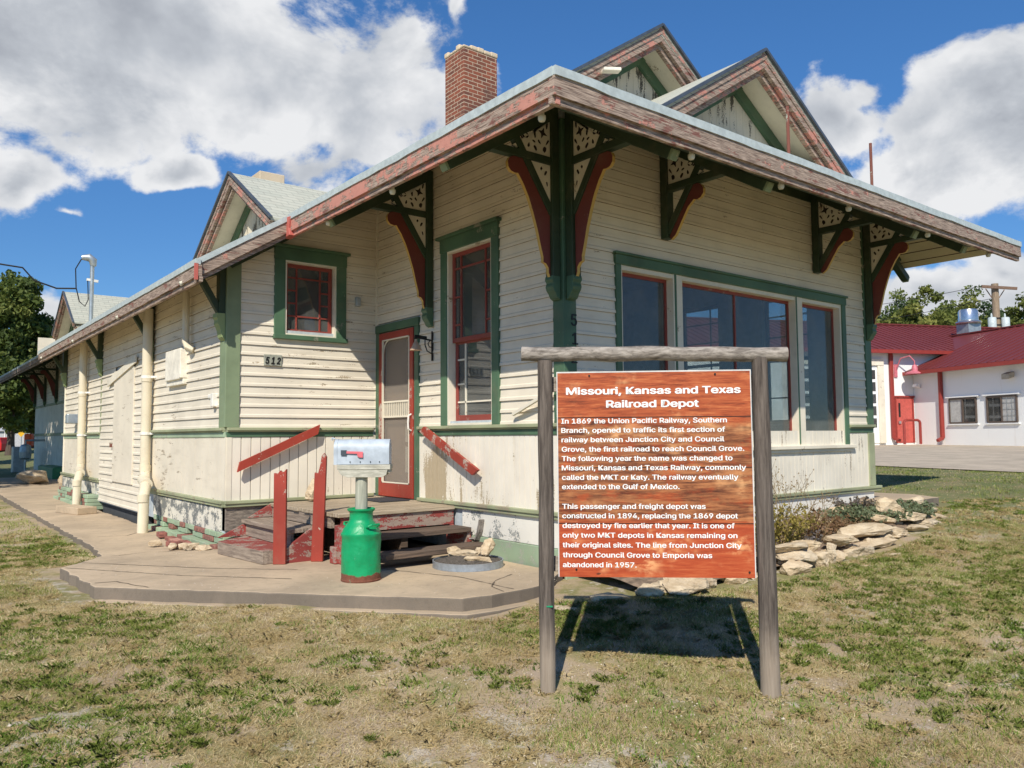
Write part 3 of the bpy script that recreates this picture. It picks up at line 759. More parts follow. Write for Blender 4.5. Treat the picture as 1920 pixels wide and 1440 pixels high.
def wavy(mb, p0, p1, h, t, nrm, amp=.006, mi=0, seg=.18, seed=0):
    p0, p1, nrm = Vector(p0), Vector(p1), Vector(nrm).normalized(); L = (p1-p0).length; k = max(2, int(L/seg)); b = len(mb.v)
    for i in range(k+1):
        q = p0.lerp(p1, i/k); w = noise.noise((i*.7+seed, seed*3.1, 1))*amp; w2 = noise.noise((i*.45+seed, 7, seed))*amp*.8
        top = q+Vector((0, 0, w2)); bot = q+Vector((0, 0, -h+w*1.4+w2))
        mb.v += [tuple(top), tuple(top+nrm*t), tuple(bot+nrm*(t+w)), tuple(bot)]
    for i in range(k):
        for r_ in range(4): mb.f.append((b+i*4+r_, b+i*4+(r_+1) % 4, b+(i+1)*4+(r_+1) % 4, b+(i+1)*4+r_)); mb.mi.append(mi)
    for e in (b, b+k*4): mb.f.append((e, e+1, e+2, e+3)); mb.mi.append(mi)
def eave(p0, p1, nrm, m_, seed, tall=1.0):
    p0, p1, n = Vector(p0), Vector(p1), Vector(nrm)
    mb = MB(); wavy(mb, p0+Vector((0, 0, .012))-n*.03, p1+Vector((0, 0, .012))-n*.03, .070, .052, n, .005, seed=seed)
    mb.build('drip_edge', M['drip'], depot)
    mb = MB(); z = Vector((0, 0, 1))
    wavy(mb, p0-z*.052-n*.045, p1-z*.052-n*.045, .143*tall, .055, n, .003, seed=seed+1)
    if tall > .5: wavy(mb, p0-z*(.06+.135*tall)-n*.055, p1-z*(.06+.135*tall)-n*.055, .055, .038, n, .003, seed=seed+2)
    return mb.build('fascia', m_, depot)
eave((XL, YE+.006, ZE), (XL, 3.2, ZE), (-1, 0, 0), M['fascia_pink'], 1)
eave((XL-.014, YE, ZE), (XR+.02, YE, ZE), (0, -1, 0), M['fascia'], 4)
eave((XR, YE+.03, ZE), (XR, YF, ZE), (1, 0, 0), M['soffit'], 7, .05)
eave((XE, 3.18, roofz(XE)), (XE, 14.62, roofz(XE)), (-1, 0, 0), M['fascia_brown'], 10, .9)
eave((XL, 3.22, ZE), (XE-.01, 3.22, roofz(XE)), (0, -1, 0), M['fascia'], 13, 1.0)
eave((XL, 14.6, ZE), (XL, YF+1.3, ZE), (-1, 0, 0), M['fascia_brown'], 16)
mbx = MB()
mbx.prism([(XL-.035, 3.12, ZE-.03), (XL-.035, 3.22, ZE-.02), (XL-.035, 3.24, ZE-.17), (XL-.035, 3.30, ZE-.26), (XL-.035, 3.12, ZE-.25), (XL-.035, 3.15, ZE-.16)], (.09, 0, 0)); mbx.build('fascia_return', M['pinkred'], depot, bevel=.006)
mbx = MB(); mbx.obox((XE-.015, 3.19, roofz(XE)-.13), (.018, 0, 0), (0, .014, 0), (0, 0, .09)); mbx.build('fascia_return', M['pinkred'], depot)

# gables standing on the roof
def gable(apex, face, hw, slope, back, wall_in=.43, thick=.05, name='gable', shing='x'):
    # apex: top of the front rake; face: horizontal unit vector the gable looks along
    A = Vector(apex); f = Vector(face); s = f.cross(Vector((0, 0, 1))).normalized()     # s: to the right as seen from inside looking out
    root = MB()
    dz = hw*slope
    m_ = M['shingle_x' if abs(f.x) > .5 else 'shingle_y']
    for sg in (-1, 1):
        e = A+s*sg*hw-Vector((0, 0, dz))
        root.prism([A, e, e-f*back, A-f*back], (0, 0, -thick))
    g = root.build(name, m_, depot)
    # edge metal and stepped rake boards
    dm = MB(); fb = MB(); tr = MB(); sf = MB(); fw = MB()
    A0 = A.copy()
    for sg in (-1, 1):
        A = A0.copy(); e = A+s*sg*hw-Vector((0, 0, dz)); d = (e-A).normalized(); A = A+f*.0016*sg
        nrm = Vector((0, 0, 1))-d*d.z; nrm.normalize()
        dm.beam(A+f*.012+nrm*.004, e+f*.012+d*.03+nrm*.004, .05, .035, nrm)
        fb.beam(A-f*.03-nrm*.10-d*.02, e-f*.03-nrm*.10, .05, .16, nrm)
        fb.beam(A-f*.018-nrm*.075, e-f*.018-nrm*.075, .05, .055, nrm)
        fb.beam(A-f*.09-nrm*.20, e-f*.09-nrm*.20, .06, .085, nrm)
        a2 = A-nrm*.15; e2 = e-nrm*.15
        sf.beam(a2-f*(.09+wall_in/2), e2-f*(.09+wall_in/2), wall_in, .03, nrm)
        tr.beam(A-f*wall_in-nrm*.25, e-f*wall_in-nrm*.25, .05, .14, nrm)
    dm.build('rake_metal', simple('dark_rake_metal', (.12, .14, .16), .4, .5) if 'rake' not in M else M['rake'], g)
    fb.build('rake_board', M['fascia_rake'], g, bevel=.004)
    sf.build('gable_soffit', M['cream'], g); tr.build('gable_trim', M['green'], g)
    A = A0; b0 = A-f*(wall_in+.03); n_ = int(2*hw/.13)
    for i in range(n_):
        u0 = -hw+2*hw*i/n_+.002; u1 = -hw+2*hw*(i+1)/n_-.002
        zt = lambda u: -abs(u)*slope-.16
        fw.prism([b0+s*u0+Vector((0, 0, zt(u0))), b0+s*u1+Vector((0, 0, zt(u1))), b0+s*u1+Vector((0, 0, -dz-.5)), b0+s*u0+Vector((0, 0, -dz-.5))], f*(-.02))
    fw.build('gable_wall', M['gable_wall'], g)
    return g
M['rake'] = simple('dark_rake_metal', (.13, .15, .17), .4, .5)
M['fascia_rake'] = fascia_mat('rake_peeling_fascia', .07)
M['gable_wall'] = paint('flaking_gable_boards', (.76, .69, .54), under=(.10, .09, .07), peel=.27, stretch=(2.6, 2.6, .45), scale=4)
gable((XC+.1, -.33, 6.08), (0, -1, 0), 1.92, .63, 1.95)
gable((XC, yg, ZR+.10), (0, -1, 0), 1.80, .68, .9)
gable((-.60, 7.80, 6.08), (-1, 0, 0), 1.9, .63, 2.3)
gable((-.78, 22.9, 6.25), (-1, 0, 0), 1.9, .63, 2.3)

# chimneys are sub-parts of the roof slope they stand in
mbx = MB(); x0, x1, y0, y1 = 3.03, 3.80, 6.0, 6.62
mbx.box(x0, x1, y0, y1, 6.3, 8.70)
mbx.build('chimney', M['brick'], roof_w, bevel=.012)
mbx = MB(); cx_, cy_ = (x0+x1)/2, (y0+y1)/2
for kx in range(5):
    for ky in range(5):
        if 0 < kx < 4 and 0 < ky < 4: continue
        ax, ay = x0+(x1-x0)*kx/5, y0+(y1-y0)*ky/5
        mbx.box(ax-(.015 if kx == 0 else 0), ax+(x1-x0)/5+(.015 if kx == 4 else 0), ay-(.015 if ky == 0 else 0), ay+(y1-y0)/5+(.015 if ky == 4 else 0), 8.701, 8.77+rng.uniform(-.03, .05))
mbx.build('chimney_cap', M['mortar_cap'], roof_w, bevel=.03)
mbx = MB(); mbx.box(2.6, 3.3, 15.0, 16.4, 6.0, 8.75); mbx.build('chimney', M['mortar_cap'], roof_w, bevel=.02)

# ------------------------------------------------------------------ eave brackets (local frame: wall at x = 0, +x outwards, heights absolute)
def fret_panel(poly, holes):
    # pierced board in the x-z plane: two cut sheets; an added dark core paints shade into the holes
    mb = MB(); n_ = 0
    loops = [[Vector((x, 0, z)) for x, z in poly]]+[[Vector((x, 0, z)) for x, z in h] for h in holes]
    tris = tessellate_polygon(loops); flat = [p for l in loops for p in l]; n = len(flat)
    for y0, y1 in ((-.024, -.004), (.004, .024)):
        b = len(mb.v)
        mb.add([(p.x, y0, p.z) for p in flat]+[(p.x, y1, p.z) for p in flat], [tuple(t) for t in tris]+[tuple(i+n for i in reversed(t)) for t in tris])
        k = 0
        for q, l in enumerate(loops):
            for i in range(len(l)):
                j = (i+1) % len(l); mb.f.append((b+k+i, b+k+j, b+n+k+j, b+n+k+i)); mb.mi.append(1 if q else 0)
            k += len(l)
    mb.prism([(x, -.004, z) for x, z in poly], (0, .008, 0), 1)
    return mb
def blob(cx, cz, rx, rz, rot=0, n=8, wob=.25, sd=0):
    r_ = random.Random(sd); out = []
    for i in range(n):
        t = 2*math.pi*i/n; q = 1+r_.uniform(-wob, wob); x, z = rx*q*math.cos(t), rz*q*math.sin(t)
        out.append((cx+x*math.cos(rot)-z*math.sin(rot), cz+x*math.sin(rot)+z*math.cos(rot)))
    return out
def star(cx, cz, r, sd=0):
    out = []
    for i in range(8):
        t = 2*math.pi*i/8+.3; q = r if i % 2 == 0 else r*.38; out.append((cx+q*math.cos(t), cz+q*math.sin(t)))
    return out
def bracket(kind):
    br = bpy.data.objects.new('eave_bracket', None); col.objects.link(br)
    def put(mb, name, m_, parent, bevel=.0):
        o = mb.build(name, m_, None, bevel=bevel, origin=(0, 0, 0)); o.parent = parent; return o
    t = MB()
    low = {'long': 3.05, 'short': 3.64, 'small': 2.80}[kind]
    if kind != 'small':
        t.box(.02, .11, -.055, .055, low, 4.72)
        t.beam((.06, 0, 4.66), (1.30, 0, 3.90), .10, .10)            # rafter chord under the soffit
        t.beam((.09, 0, 4.18), (1.10, 0, 4.18), .085, .075)           # level strut
        t.beam((.09, 0, low+.62 if kind == 'long' else 3.70), (.60, 0, 4.44), .074, .075)
        t.obox((1.312, 0, 3.893), (.014, 0, -.0085), (0, .046, 0), (.024, 0, .04), 1)
    else:
        t.box(.02, .10, -.06, .06, 2.95, 3.66)
        t.beam((.0, 0, 3.56), (.46, 0, 3.35), .10, .09); t.beam((.08, 0, 3.02), (.34, 0, 3.46), .08, .07)
        t.tube([(.47, 0, 3.33), (.53, 0, 3.30)], .028, 8, 1)
    tb = put(t, 'timber', [M['green_dk'], M['green_lt'] if kind != 'small' else M['bulb']], br, .006)
    if kind != 'small':
        top = lambda x: 4.615-(x-.06)*.613
        zb_ = lambda x: (low+.62 if kind == 'long' else 3.70)+(x-.09)*((4.44-(low+.62 if kind == 'long' else 3.70))/.51)
        xa = .09+(4.18-(low+.62 if kind == 'long' else 3.70))/((4.44-(low+.62 if kind == 'long' else 3.70))/.51)
        p1 = [(.105, 4.21), (xa+.01, 4.21), (.56, top(.56)-.06), (.105, top(.105)-.01)]
        h1 = [star(.20, 4.44, .062), blob(.30, 4.41, .015, .05, -.3, sd=3), blob(.40, 4.375, .036, .026, .5, sd=4), blob(.18, 4.28, .02, .030, .4, sd=5), blob(.29, 4.27, .030, .016, .9, sd=6), blob(.375, 4.285, .014, .028, .3, sd=7), blob(.14, 4.36, .012, .034, .6, sd=8), blob(.245, 4.345, .014, .024, -.7, sd=9), blob(.31, 4.335, .02, .012, .2, sd=19), blob(.145, 4.52, .012, .03, .2, sd=20), blob(.27, 4.49, .02, .01, -.5, sd=21)]
        p2 = [(.66, 4.215), (.97, 4.215), (.66, top(.66)-.03)]
        h2 = [blob(.71, 4.245, .012, .02, .2, sd=10), blob(.78, 4.24, .022, .012, .4, sd=11), blob(.715, 4.29, .013, .022, -.4, sd=12)]
        put(fret_panel(p1, h1), 'fretwork_panel', [M['cream'], M['fret_shade']], br); put(fret_panel(p2, h2), 'fretwork_panel', [M['cream'], M['fret_shade']], br)
        if kind == 'long':
            p3 = [(.105, zb_(.105)+.08), (xa-.08, 4.14), (.105, 4.14)]
            put(fret_panel(p3, [blob(.17, 4.05, .014, .03, .5, sd=13), blob(.15, 3.95, .01, .022, -.3, sd=14), blob(.22, 4.09, .013, .018, .1, sd=15)]), 'fretwork_panel', [M['cream'], M['fret_shade']], br)
            curve = [(.115, 3.05), (.135, 3.10), (.135, 3.14), (.165, 3.18), (.20, 3.19), (.20, 3.24), (.235, 3.36), (.27, 3.50), (.32, 3.65), (.375, 3.79), (.435, 3.90), (.50, 3.99)]
            ball = [(.535, 3.985), (.585, 3.995), (.615, 4.03), (.62, 4.08), (.60, 4.12), (.55, 4.145)]
            inner = [(.44, 4.14), (.28, 3.92), (.115, 3.66)]
        else:
            curve = [(.11, 3.66), (.13, 3.62), (.19, 3.66), (.23, 3.72), (.30, 3.83), (.36, 3.92), (.44, 3.985)]
            ball = [(.48, 3.97), (.53, 3.985), (.56, 4.02), (.565, 4.07), (.54, 4.11), (.50, 4.14)]
            inner = [(.43, 4.14), (.28, 3.92)]
        poly = curve+ball+inner
        b = MB(); n = len(poly); ne = len(curve)+len(ball)-1
        vs = [(x, -.019, z) for x, z in poly]+[(x, .019, z) for x, z in poly]
        tris = tessellate_polygon([[Vector((x, 0, z)) for x, z in poly]])
        b.add(vs, [tuple(q) for q in tris]+[tuple(i+n for i in reversed(q)) for q in tris])
        for i in range(n): b.f.append((i, (i+1) % n, n+(i+1) % n, n+i)); b.mi.append(1 if i < ne else 0)
        put(b, 'curved_brace', [M['brace'], M['edge']], br)
    if kind in ('long', 'small'):
        c = MB(); z0 = low
        if kind == 'long':
            pr = [(.02, z0+.02), (.115, z0+.02), (.125, z0-.02), (.105, z0-.05), (.118, z0-.085), (.105, z0-.12), (.08, z0-.15), (.06, z0-.19), (.02, z0-.21)]
        else:
            pr = [(.03, 3.0), (.13, 3.0), (.135, 2.95), (.115, 2.92), (.12, 2.88), (.10, 2.84), (.085, 2.80), (.07, 2.72), (.03, 2.68)]
        hw_ = .056 if kind == 'long' else .075; c.prism([(x, -hw_, z) for x, z in pr], (0, 2*hw_, 0)); put(c, 'corbel', M['green'] if kind == 'long' else M['corbel'], br, .006)
    return br
M['fret_shade'] = simple('fret_shade_core', (.05, .035, .02), .9)  # dark colour standing in for the shade inside the pierced holes
protos = {}
def put_bracket(kind, x, y, ang):
    if kind not in protos: b = protos[kind] = bracket(kind)
    else: b = copy_tree(protos[kind])
    b.rotation_euler = (0, 0, ang); b.parent = depot
    b.location = Vector((x, y, 0))-depot.location
    return b
for x in (.055, W_-.055): put_bracket('long', x, -.02, -math.pi/2)
for x in (1.45, 4.42): put_bracket('short', x, 0, -math.pi/2)
put_bracket('long', -.02, .055, math.pi); put_bracket('long', 0, 2.33, math.pi)
put_bracket('long', W_+.02, .055, 0)
for y in (D_+.07, 6.93, 10.45, 14.15): put_bracket('small', P_W, y, math.pi)
for y in (28.6, 31.4, 34.1): put_bracket('long', 0, y, math.pi)
px_ = 1.06; zp = ZE+S_*(1.42-px_)-.115-.07
for p0, p1 in (((-px_, YE+.5, zp), (-px_, 3.25, zp)), ((-.95, -px_, zp), (W_+.95, -px_, zp)), ((-px_, 14.7, zp), (-px_, YF+1, zp))):
    mbx = MB(); mbx.beam(p0, p1, .11, .13); mbx.build('eave_purlin', M['green_dk'], depot, bevel=.008)
# lamp sockets along the eaves
for x, y, z in ((-1.33, .95, 3.93), (-1.33, -1.25, 3.93), (-1.33, 2.35, 3.93), (.2, -1.4, 3.93), (1.52, -1.4, 3.93), (2.75, -1.4, 3.93), (4.55, -1.4, 3.93), (6.3, -1.4, 3.93)):
    b = MB(); b.lathe((x, y, z-.07), [(.0, 0), (.022, .004), (.03, .02), (.03, .045), (.02, .05), (.018, .08)], 12); b.build('lamp_socket', M['bulb'], depot, smooth=True)
# ------------------------------------------------------------------ windows and door
def casing(w, u0, u1, z0, z1, wd, m_, head=.14, sill=True, crown=True):
    mb = MB(); o = .034
    w.slab(mb, u0, u0+wd, -.01, o, z0, z1-head); w.slab(mb, u1-wd, u1, -.01, o, z0, z1-head)
    w.slab(mb, u0-.004, u1+.004, -.01, o+.008, z1-head, z1)
    if crown: w.slab(mb, u0-.035, u1+.035, -.01, o+.05, z1, z1+.035)
    if sill: w.slab(mb, u0-.01, u1+.01, -.01, o+.03, z0-.055, z0)
    return mb.build('window', m_, depot, bevel=.005)
def jambs(w, u0, u1, z0, z1, parent, m_, depth=.13):
    mb = MB(); t = .022
    w.slab(mb, u0-.001, u0+t, -depth, .02, z0, z1); w.slab(mb, u1-t, u1+.001, -depth, .02, z0, z1)
    w.slab(mb, u0+t, u1-t, -depth, .018, z1-t, z1+.001); w.slab(mb, u0+t, u1-t, -depth, .03, z0-.001, z0+t)
    return mb.build('frame', m_, parent)
def sash(w, u0, u1, z0, z1, off, parent, m_, bars_u=(), bars_z=(), fr=.045, mullion=None, glass='glass_dk', bot=None, parts=None):
    mb = MB(); bot = bot or fr; o0, o1 = off-.035, off
    w.slab(mb, u0, u0+fr, o0, o1, z0, z1); w.slab(mb, u1-fr, u1, o0, o1, z0, z1)
    w.slab(mb, u0+fr, u1-fr, o0, o1, z0, z0+bot); w.slab(mb, u0+fr, u1-fr, o0, o1, z1-fr, z1)
    s = mb.build('sash', m_, parent, bevel=.003)
    if parts:
        mb = MB()
        for a, b, c, d in parts: w.slab(mb, a, b, o0+.008, o1-.003, c, d)
        mb.build('muntin', mullion or m_, parent)
    g = MB(); w.slab(g, u0+fr-.003, u1-fr+.003, off-.021, off-.017, z0+bot-.003, z1-fr+.003); g.build('pane', M[glass], parent)
    return s
# small window by the house number
wn = casing(wD, .465, 1.415, 2.80, 3.875, .135, M['green'], head=.15)
jambs(wD, .60, 1.28, 2.80, 3.725, wn, M['cream'])
a, b, c, d = .63, 1.262, 2.825, 3.70
iu0, iu1, iz0, iz1 = a+.045, b-.045, c+.06, d-.045
g1, g2 = iu0+.115, iu1-.115; q1, q2 = iz0+.165, iz1-.125; t = .009
pt = [(g1-t, g1+t, iz0, iz1), (g2-t, g2+t, iz0, iz1), (iu0, iu1, q1-t, q1+t), (iu0, iu1, q2-t, q2+t)]
for k in (1, 2): zz = q1+(q2-q1)*k/3; pt += [(iu0, g1, zz-t, zz+t), (g2, iu1, zz-t, zz+t)]
sash(wD, a, b, c, d, -.05, wn, M['sash'], bot=.06, parts=pt)
# tall window beside the door
wn = casing(wS, .995, 2.105, 1.669, 3.83, .125, M['green'], head=.15, sill=False)
jambs(wS, 1.12, 1.98, 1.672, 3.68, wn, M['cream'])
a, b, c, d = 1.145, 1.955, 2.62, 3.655
iu0, iu1, iz0, iz1 = a+.045, b-.045, c+.05, d-.045
g1, g2 = iu0+.125, iu1-.125; q1, q2 = iz0+.14, iz1-.14
pt = [(g1-t, g1+t, iz0, iz1), (g2-t, g2+t, iz0, iz1), (iu0, iu1, q2-t, q2+t)]
for zz in (iz0+.15, iz0+.47): pt += [(iu0, g1, zz-t, zz+t), (g2, iu1, zz-t, zz+t)]
sash(wS, a, b, c, d, -.035, wn, M['sash'], bot=.05, parts=pt)
a, b, c, d = 1.15, 1.95, 1.70, 2.64
iu0, iu1, iz0, iz1 = a+.04, b-.04, c+.085, d-.04
g2 = iu1-.15; g1 = iu0+.02; q1 = iz0+.15
pt = [(g2-t, g2+t, iz0, iz1), (iu0, iu1, q1-t, q1+t), (g2, iu1, iz1-.18-t, iz1-.18+t), (g2, iu1, iz1-.46-t, iz1-.46+t)]
sash(wS, a, b, c, d, -.075, wn, M['sash'], fr=.04, bot=.085, parts=pt, mullion=M['cream'])
mbx = MB(); mbx.box(.16, .2, .9, 2.3, 1.6, 3.9); mbx.build('dark_blind', M['dark'], wn)
# big front window in four lights
mb = MB(); o = .034
wF.slab(mb, .69, .765, -.01, o, 1.40, 3.285); wF.slab(mb, 5.035, 5.135, -.01, o, 1.40, 3.285)
wF.slab(mb, .68, 5.145, -.01, o+.008, 3.285, 3.385); wF.slab(mb, .66, 5.16, -.01, o+.03, 3.385, 3.41)
wF.slab(mb, 1.60, 1.63, -.005, o-.006, 1.42, 3.285); wF.slab(mb, 3.94, 3.965, -.005, o-.006, 1.42, 3.285)
big = mb.build('window', M['green'], depot, bevel=.005)
mb = MB()
for u0, u1 in ((1.58, 1.60), (1.63, 1.73), (3.93, 3.94), (3.965, 4.09)): wF.slab(mb, u0, u1, -.125, .02, 1.40, 3.285)
wF.slab(mb, 1.60, 1.63, -.125, -.006, 1.42, 3.28); wF.slab(mb, 3.94, 3.965, -.125, -.006, 1.42, 3.28)
for u0, u1 in ((.762, .79), (5.0, 5.036)): wF.slab(mb, u0, u1, -.125, .018, 1.40, 3.285)
wF.slab(mb, .79, 5.0, -.124, .015, 3.235, 3.284)
mb.build('frame', M['cream'], big)
mb = MB(); wF.slab(mb, .70, 5.24, -.12, .075, 1.355, 1.40); mb.build('sill', M['cream'], big, bevel=.006)
mb = MB(); wF.slab(mb, .72, 5.2, .0, .045, 1.315, 1.353); mb.build('apron_board', M['cream'], big, bevel=.006)
for a, b, mid in ((.79, 1.58, None), (1.73, 3.93, 2.80), (4.09, 5.0, None)):
    mb = MB(); fr = .028; o1, o0 = -.075, -.105
    wF.slab(mb, a, a+fr, o0, o1, 1.40, 3.235); wF.slab(mb, b-fr, b, o0, o1, 1.40, 3.235)
    wF.slab(mb, a+fr, b-fr, o0, o1, 1.40, 1.40+fr); wF.slab(mb, a+fr, b-fr, o0, o1, 3.235-fr*1.3, 3.235)
    if mid: wF.slab(mb, mid-.012, mid+.012, o0, o1, 1.40+fr, 3.235-fr*1.3)
    mb.build('sash', M['sash'], big)
    for c, d in ([(a+fr, b-fr)] if not mid else [(a+fr, mid-.012), (mid+.012, b-fr)]):
        g = MB(); wF.slab(g, c-.002, d+.002, -.092, -.088, 1.425, 3.20); g.build('pane', M['glass'], big)

# screen door
mb = MB(); o = .034
wS.slab(mb, 2.595, 2.69, -.01, o, .79, 2.90); wS.slab(mb, 3.56, 3.655, -.01, o, .79, 2.90); wS.slab(mb, 2.585, 3.655, -.01, o+.01, 2.90, 3.0)
wS.slab(mb, 2.57, 3.66, -.01, .075, .745, .785, 1)
door = mb.build('door', [M['green'], M['deck']], depot, bevel=.005)
mb = MB(); a, b, z0, z1, f = 2.70, 3.55, .795, 2.885, .085
wS.slab(mb, a, a+f, -.01, .045, z0, z1); wS.slab(mb, b-f, b, -.01, .045, z0, z1); wS.slab(mb, a+f, b-f, -.01, .045, z1-.09, z1); wS.slab(mb, a+f, b-f, -.01, .045, z0, z0+.17)
mb.build('screen_frame', M['red'], door, bevel=.006)
mb = MB()
for zz in (1.80, 1.99): wS.slab(mb, a+f, b-f, .008, .03, zz-.011, zz+.011)
for k in range(15): u = a+f+.02+(b-a-2*f-.04)*k/14; wS.slab(mb, u-.006, u+.006, .012, .026, 1.811, 1.979)
for (u0, u1, q0, q1) in ((a+f, a+f+.014, z0+.17, z1-.09), (b-f-.014, b-f, z0+.17, z1-.09), (a+f, b-f, z0+.17, z0+.184), (a+f, b-f, z1-.104, z1-.09)): wS.slab(mb, u0, u1, .02, .047, q0, q1)
for k in range(7):
    t0, t1 = math.pi/2*k/7, math.pi/2*(k+1)/7; r_ = .17; cu, cz = b-f-.17, z1-.09-.17
    mb.beam(wS.p(cu+r_*math.cos(t0), .02, cz+r_*math.sin(t0)-.0), wS.p(cu+r_*math.cos(t1), .02, cz+r_*math.sin(t1)), .012, .012)
mb.build('screen_trim', M['cream'], door)
mb = MB(); wS.slab(mb, a+f, b-f, .003, .005, z0+.17, z1-.09); mb.build('screen', M['screen'], door)
mb = MB(); wS.slab(mb, a-.005, b+.005, -.11, -.07, z0, z1); mb.build('inner_door', simple('brown_inner_door', (.30, .215, .15), .5), door)
mb = MB()
for q0, q1 in ((1.10, 1.42), (1.48, 1.7)): wS.slab(mb, 2.86, 3.06, -.069, -.066, q0, q1)
mb.build('paper_notice', M['cream'], door)
mb = MB(); hz = 1.72; mb.tube([wS.p(2.735, .045, hz+.10), wS.p(2.735, .085, hz+.08), wS.p(2.735, .09, hz), wS.p(2.735, .085, hz-.08), wS.p(2.735, .045, hz-.10)], .011, 8); mb.build('handle', M['pvc_white'], door, smooth=True)

# wall rails, bar, fittings
def rail(p0, p1, name, m_, w=.035, h=.095, up=(0, 0, 1)):
    mb = MB(); p0, p1 = Vector(p0), Vector(p1); d = (p1-p0).normalized(); L = (p1-p0).length
    side = d.cross(Vector(up)).normalized(); u = side.cross(d)
    c = .06
    poly = [p0-d*c*.2-u*h/2, p0+d*c+u*h/2, p1+d*c*.2+u*h/2, p1-d*c-u*h/2]
    mb.prism([q-side*w/2 for q in poly], side*w)
    for q, s_ in ((p0, 1), (p1, -1)): mb.beam(q+d*.08*s_, q+d*.08*s_-Vector((0, 0, .0))+side*.001, .01, .01)
    return mb.build(name, m_, depot, bevel=.004)
mb = MB()
rl1 = rail((-1.87, D_-.10, 1.20), (-.84, D_-.10, 1.655), 'handrail', M['red'])
rl2 = rail((-.10, 2.41, 1.645), (-.10, 1.29, 1.15), 'handrail', M['red'])
for rl, pts, ax in ((rl1, ((-1.68, D_-.045, 1.285), (-1.0, D_-.045, 1.585)), 1), (rl2, ((-.045, 2.26, 1.578), (-.045, 1.45, 1.22)), 0)):
    mb = MB()
    for q in pts: mb.box(q[0]-.04 if ax == 0 else q[0]-.02, q[0]+.04 if ax == 0 else q[0]+.02, q[1]-.02 if ax == 0 else q[1]-.04, q[1]+.02 if ax == 0 else q[1]+.04, q[2]-.02, q[2]+.02)
    mb.build('rail_block', M['cream'], rl)
mb = MB(); mb.beam((-.06, .72, 1.765), (-.10, -.05, 2.02), .03, .035); mb.build('wall_bar', M['cream'], depot, bevel=.004)
mb = MB(); wD.slab(mb, .27, .335, .0, .06, 3.24, 3.36); mb.build('utility_socket', M['galv'], depot, bevel=.01)
mb = MB(); wT.slab(mb, 5.27-D_, 5.97-D_, .0, .09, 2.33, 2.74); mb.build('meter_box', M['box_cream'], depot, bevel=.01)
mb = MB(); wT.slab(mb, 5.23-D_, 6.02-D_, .0, .06, 2.26, 2.34); wT.slab(mb, 5.22-D_, 5.27-D_, .0, .10, 2.34, 2.72); mb.build('box_ledge', M['box_cream'], depot, bevel=.008)
mb = MB(); mb.tube([(P_W-.09, 5.05, 3.45), (P_W-.09, 5.03, 2.80), (P_W-.085, 4.96, 2.72), (P_W-.02, 4.90, 2.68)], .045, 10); mb.build('conduit', M['pvc'], depot, smooth=True)
mb = MB(); wT.slab(mb, 12.3-D_, 12.62-D_, .0, .02, 1.68, 2.22); mb.build('blue_notice', simple('blue_panel', (.20, .30, .48), .5), depot)
mb = MB(); wT.slab(mb, 12.66-D_, 12.9-D_, .0, .22, 1.86, 2.06); mb.build('meter_box', M['galv'], depot, bevel=.02)
mb = MB(); wT.slab(mb, 3.98-D_, 4.06-D_, .0, .07, 1.92, 2.08); wT.slab(mb, 4.06-D_, 4.3-D_, .0, .025, 2.03, 2.08); mb.build('tap_fitting', M['pvc_white'], depot, bevel=.008)
# boarded hatch on the freight door, its sagging head strip and bits of hardware
mb = MB(); wT.slab(mb, 7.95-D_, 9.34-D_, .0, .045, .82, 2.70); mb.build('hatch_panel', M['siding_w'], depot, bevel=.004)
mb = MB(); mb.beam((P_W-.06, 9.75, 2.52), (P_W-.06, 7.75, 2.80), .02, .12); mb.build('hatch_head', M['cream'], depot)
mb = MB(); wT.slab(mb, 9.42-D_, 9.5-D_, .03, .06, 1.40, 1.48); mb.build('hatch_latch', M['rust'], depot)
# downspouts
def downspout(y, ztop, r_, yo, zbot):
    mb = MB(); x = P_W-.11
    mb.tube([(x, y, ztop), (x, y, 1.12)], r_, 16)
    mb.tube([(x, y, 1.10), (x-.01, y-.05, 1.0), (x-.14, yo+.12, .86), (x-.18, yo, .78), (x-.19, yo, zbot)], r_, 16)
    o_ = mb.build('downspout', M['pvc'], depot, smooth=True)
    for q0, q1 in (((x, y, 2.38), (x, y, 2.52)), ((x, y, 1.07), (x, y, 1.16)), ((x-.19, yo, .68), (x-.19, yo, .78)), ((x-.05, y-.13, .955), (x-.10, yo+.20, .905))):
        mb = MB(); mb.tube([q0, q1], r_+.008, 18); mb.build('pipe_joint', M['pvc'], o_, smooth=True)
    for zz in (2.45, 1.62):
        mb = MB(); mb.tube([(x, y, zz-.02), (x, y, zz+.02)], r_+.010, 18); mb.beam((x, y, zz), (P_W, y-.16, zz), .012, .03); mb.build('pipe_strap', M['pvc_white'], o_)
downspout(6.86, 3.46, .070, 6.12, .262); downspout(11.75, 3.46, .070, 10.95, .262)

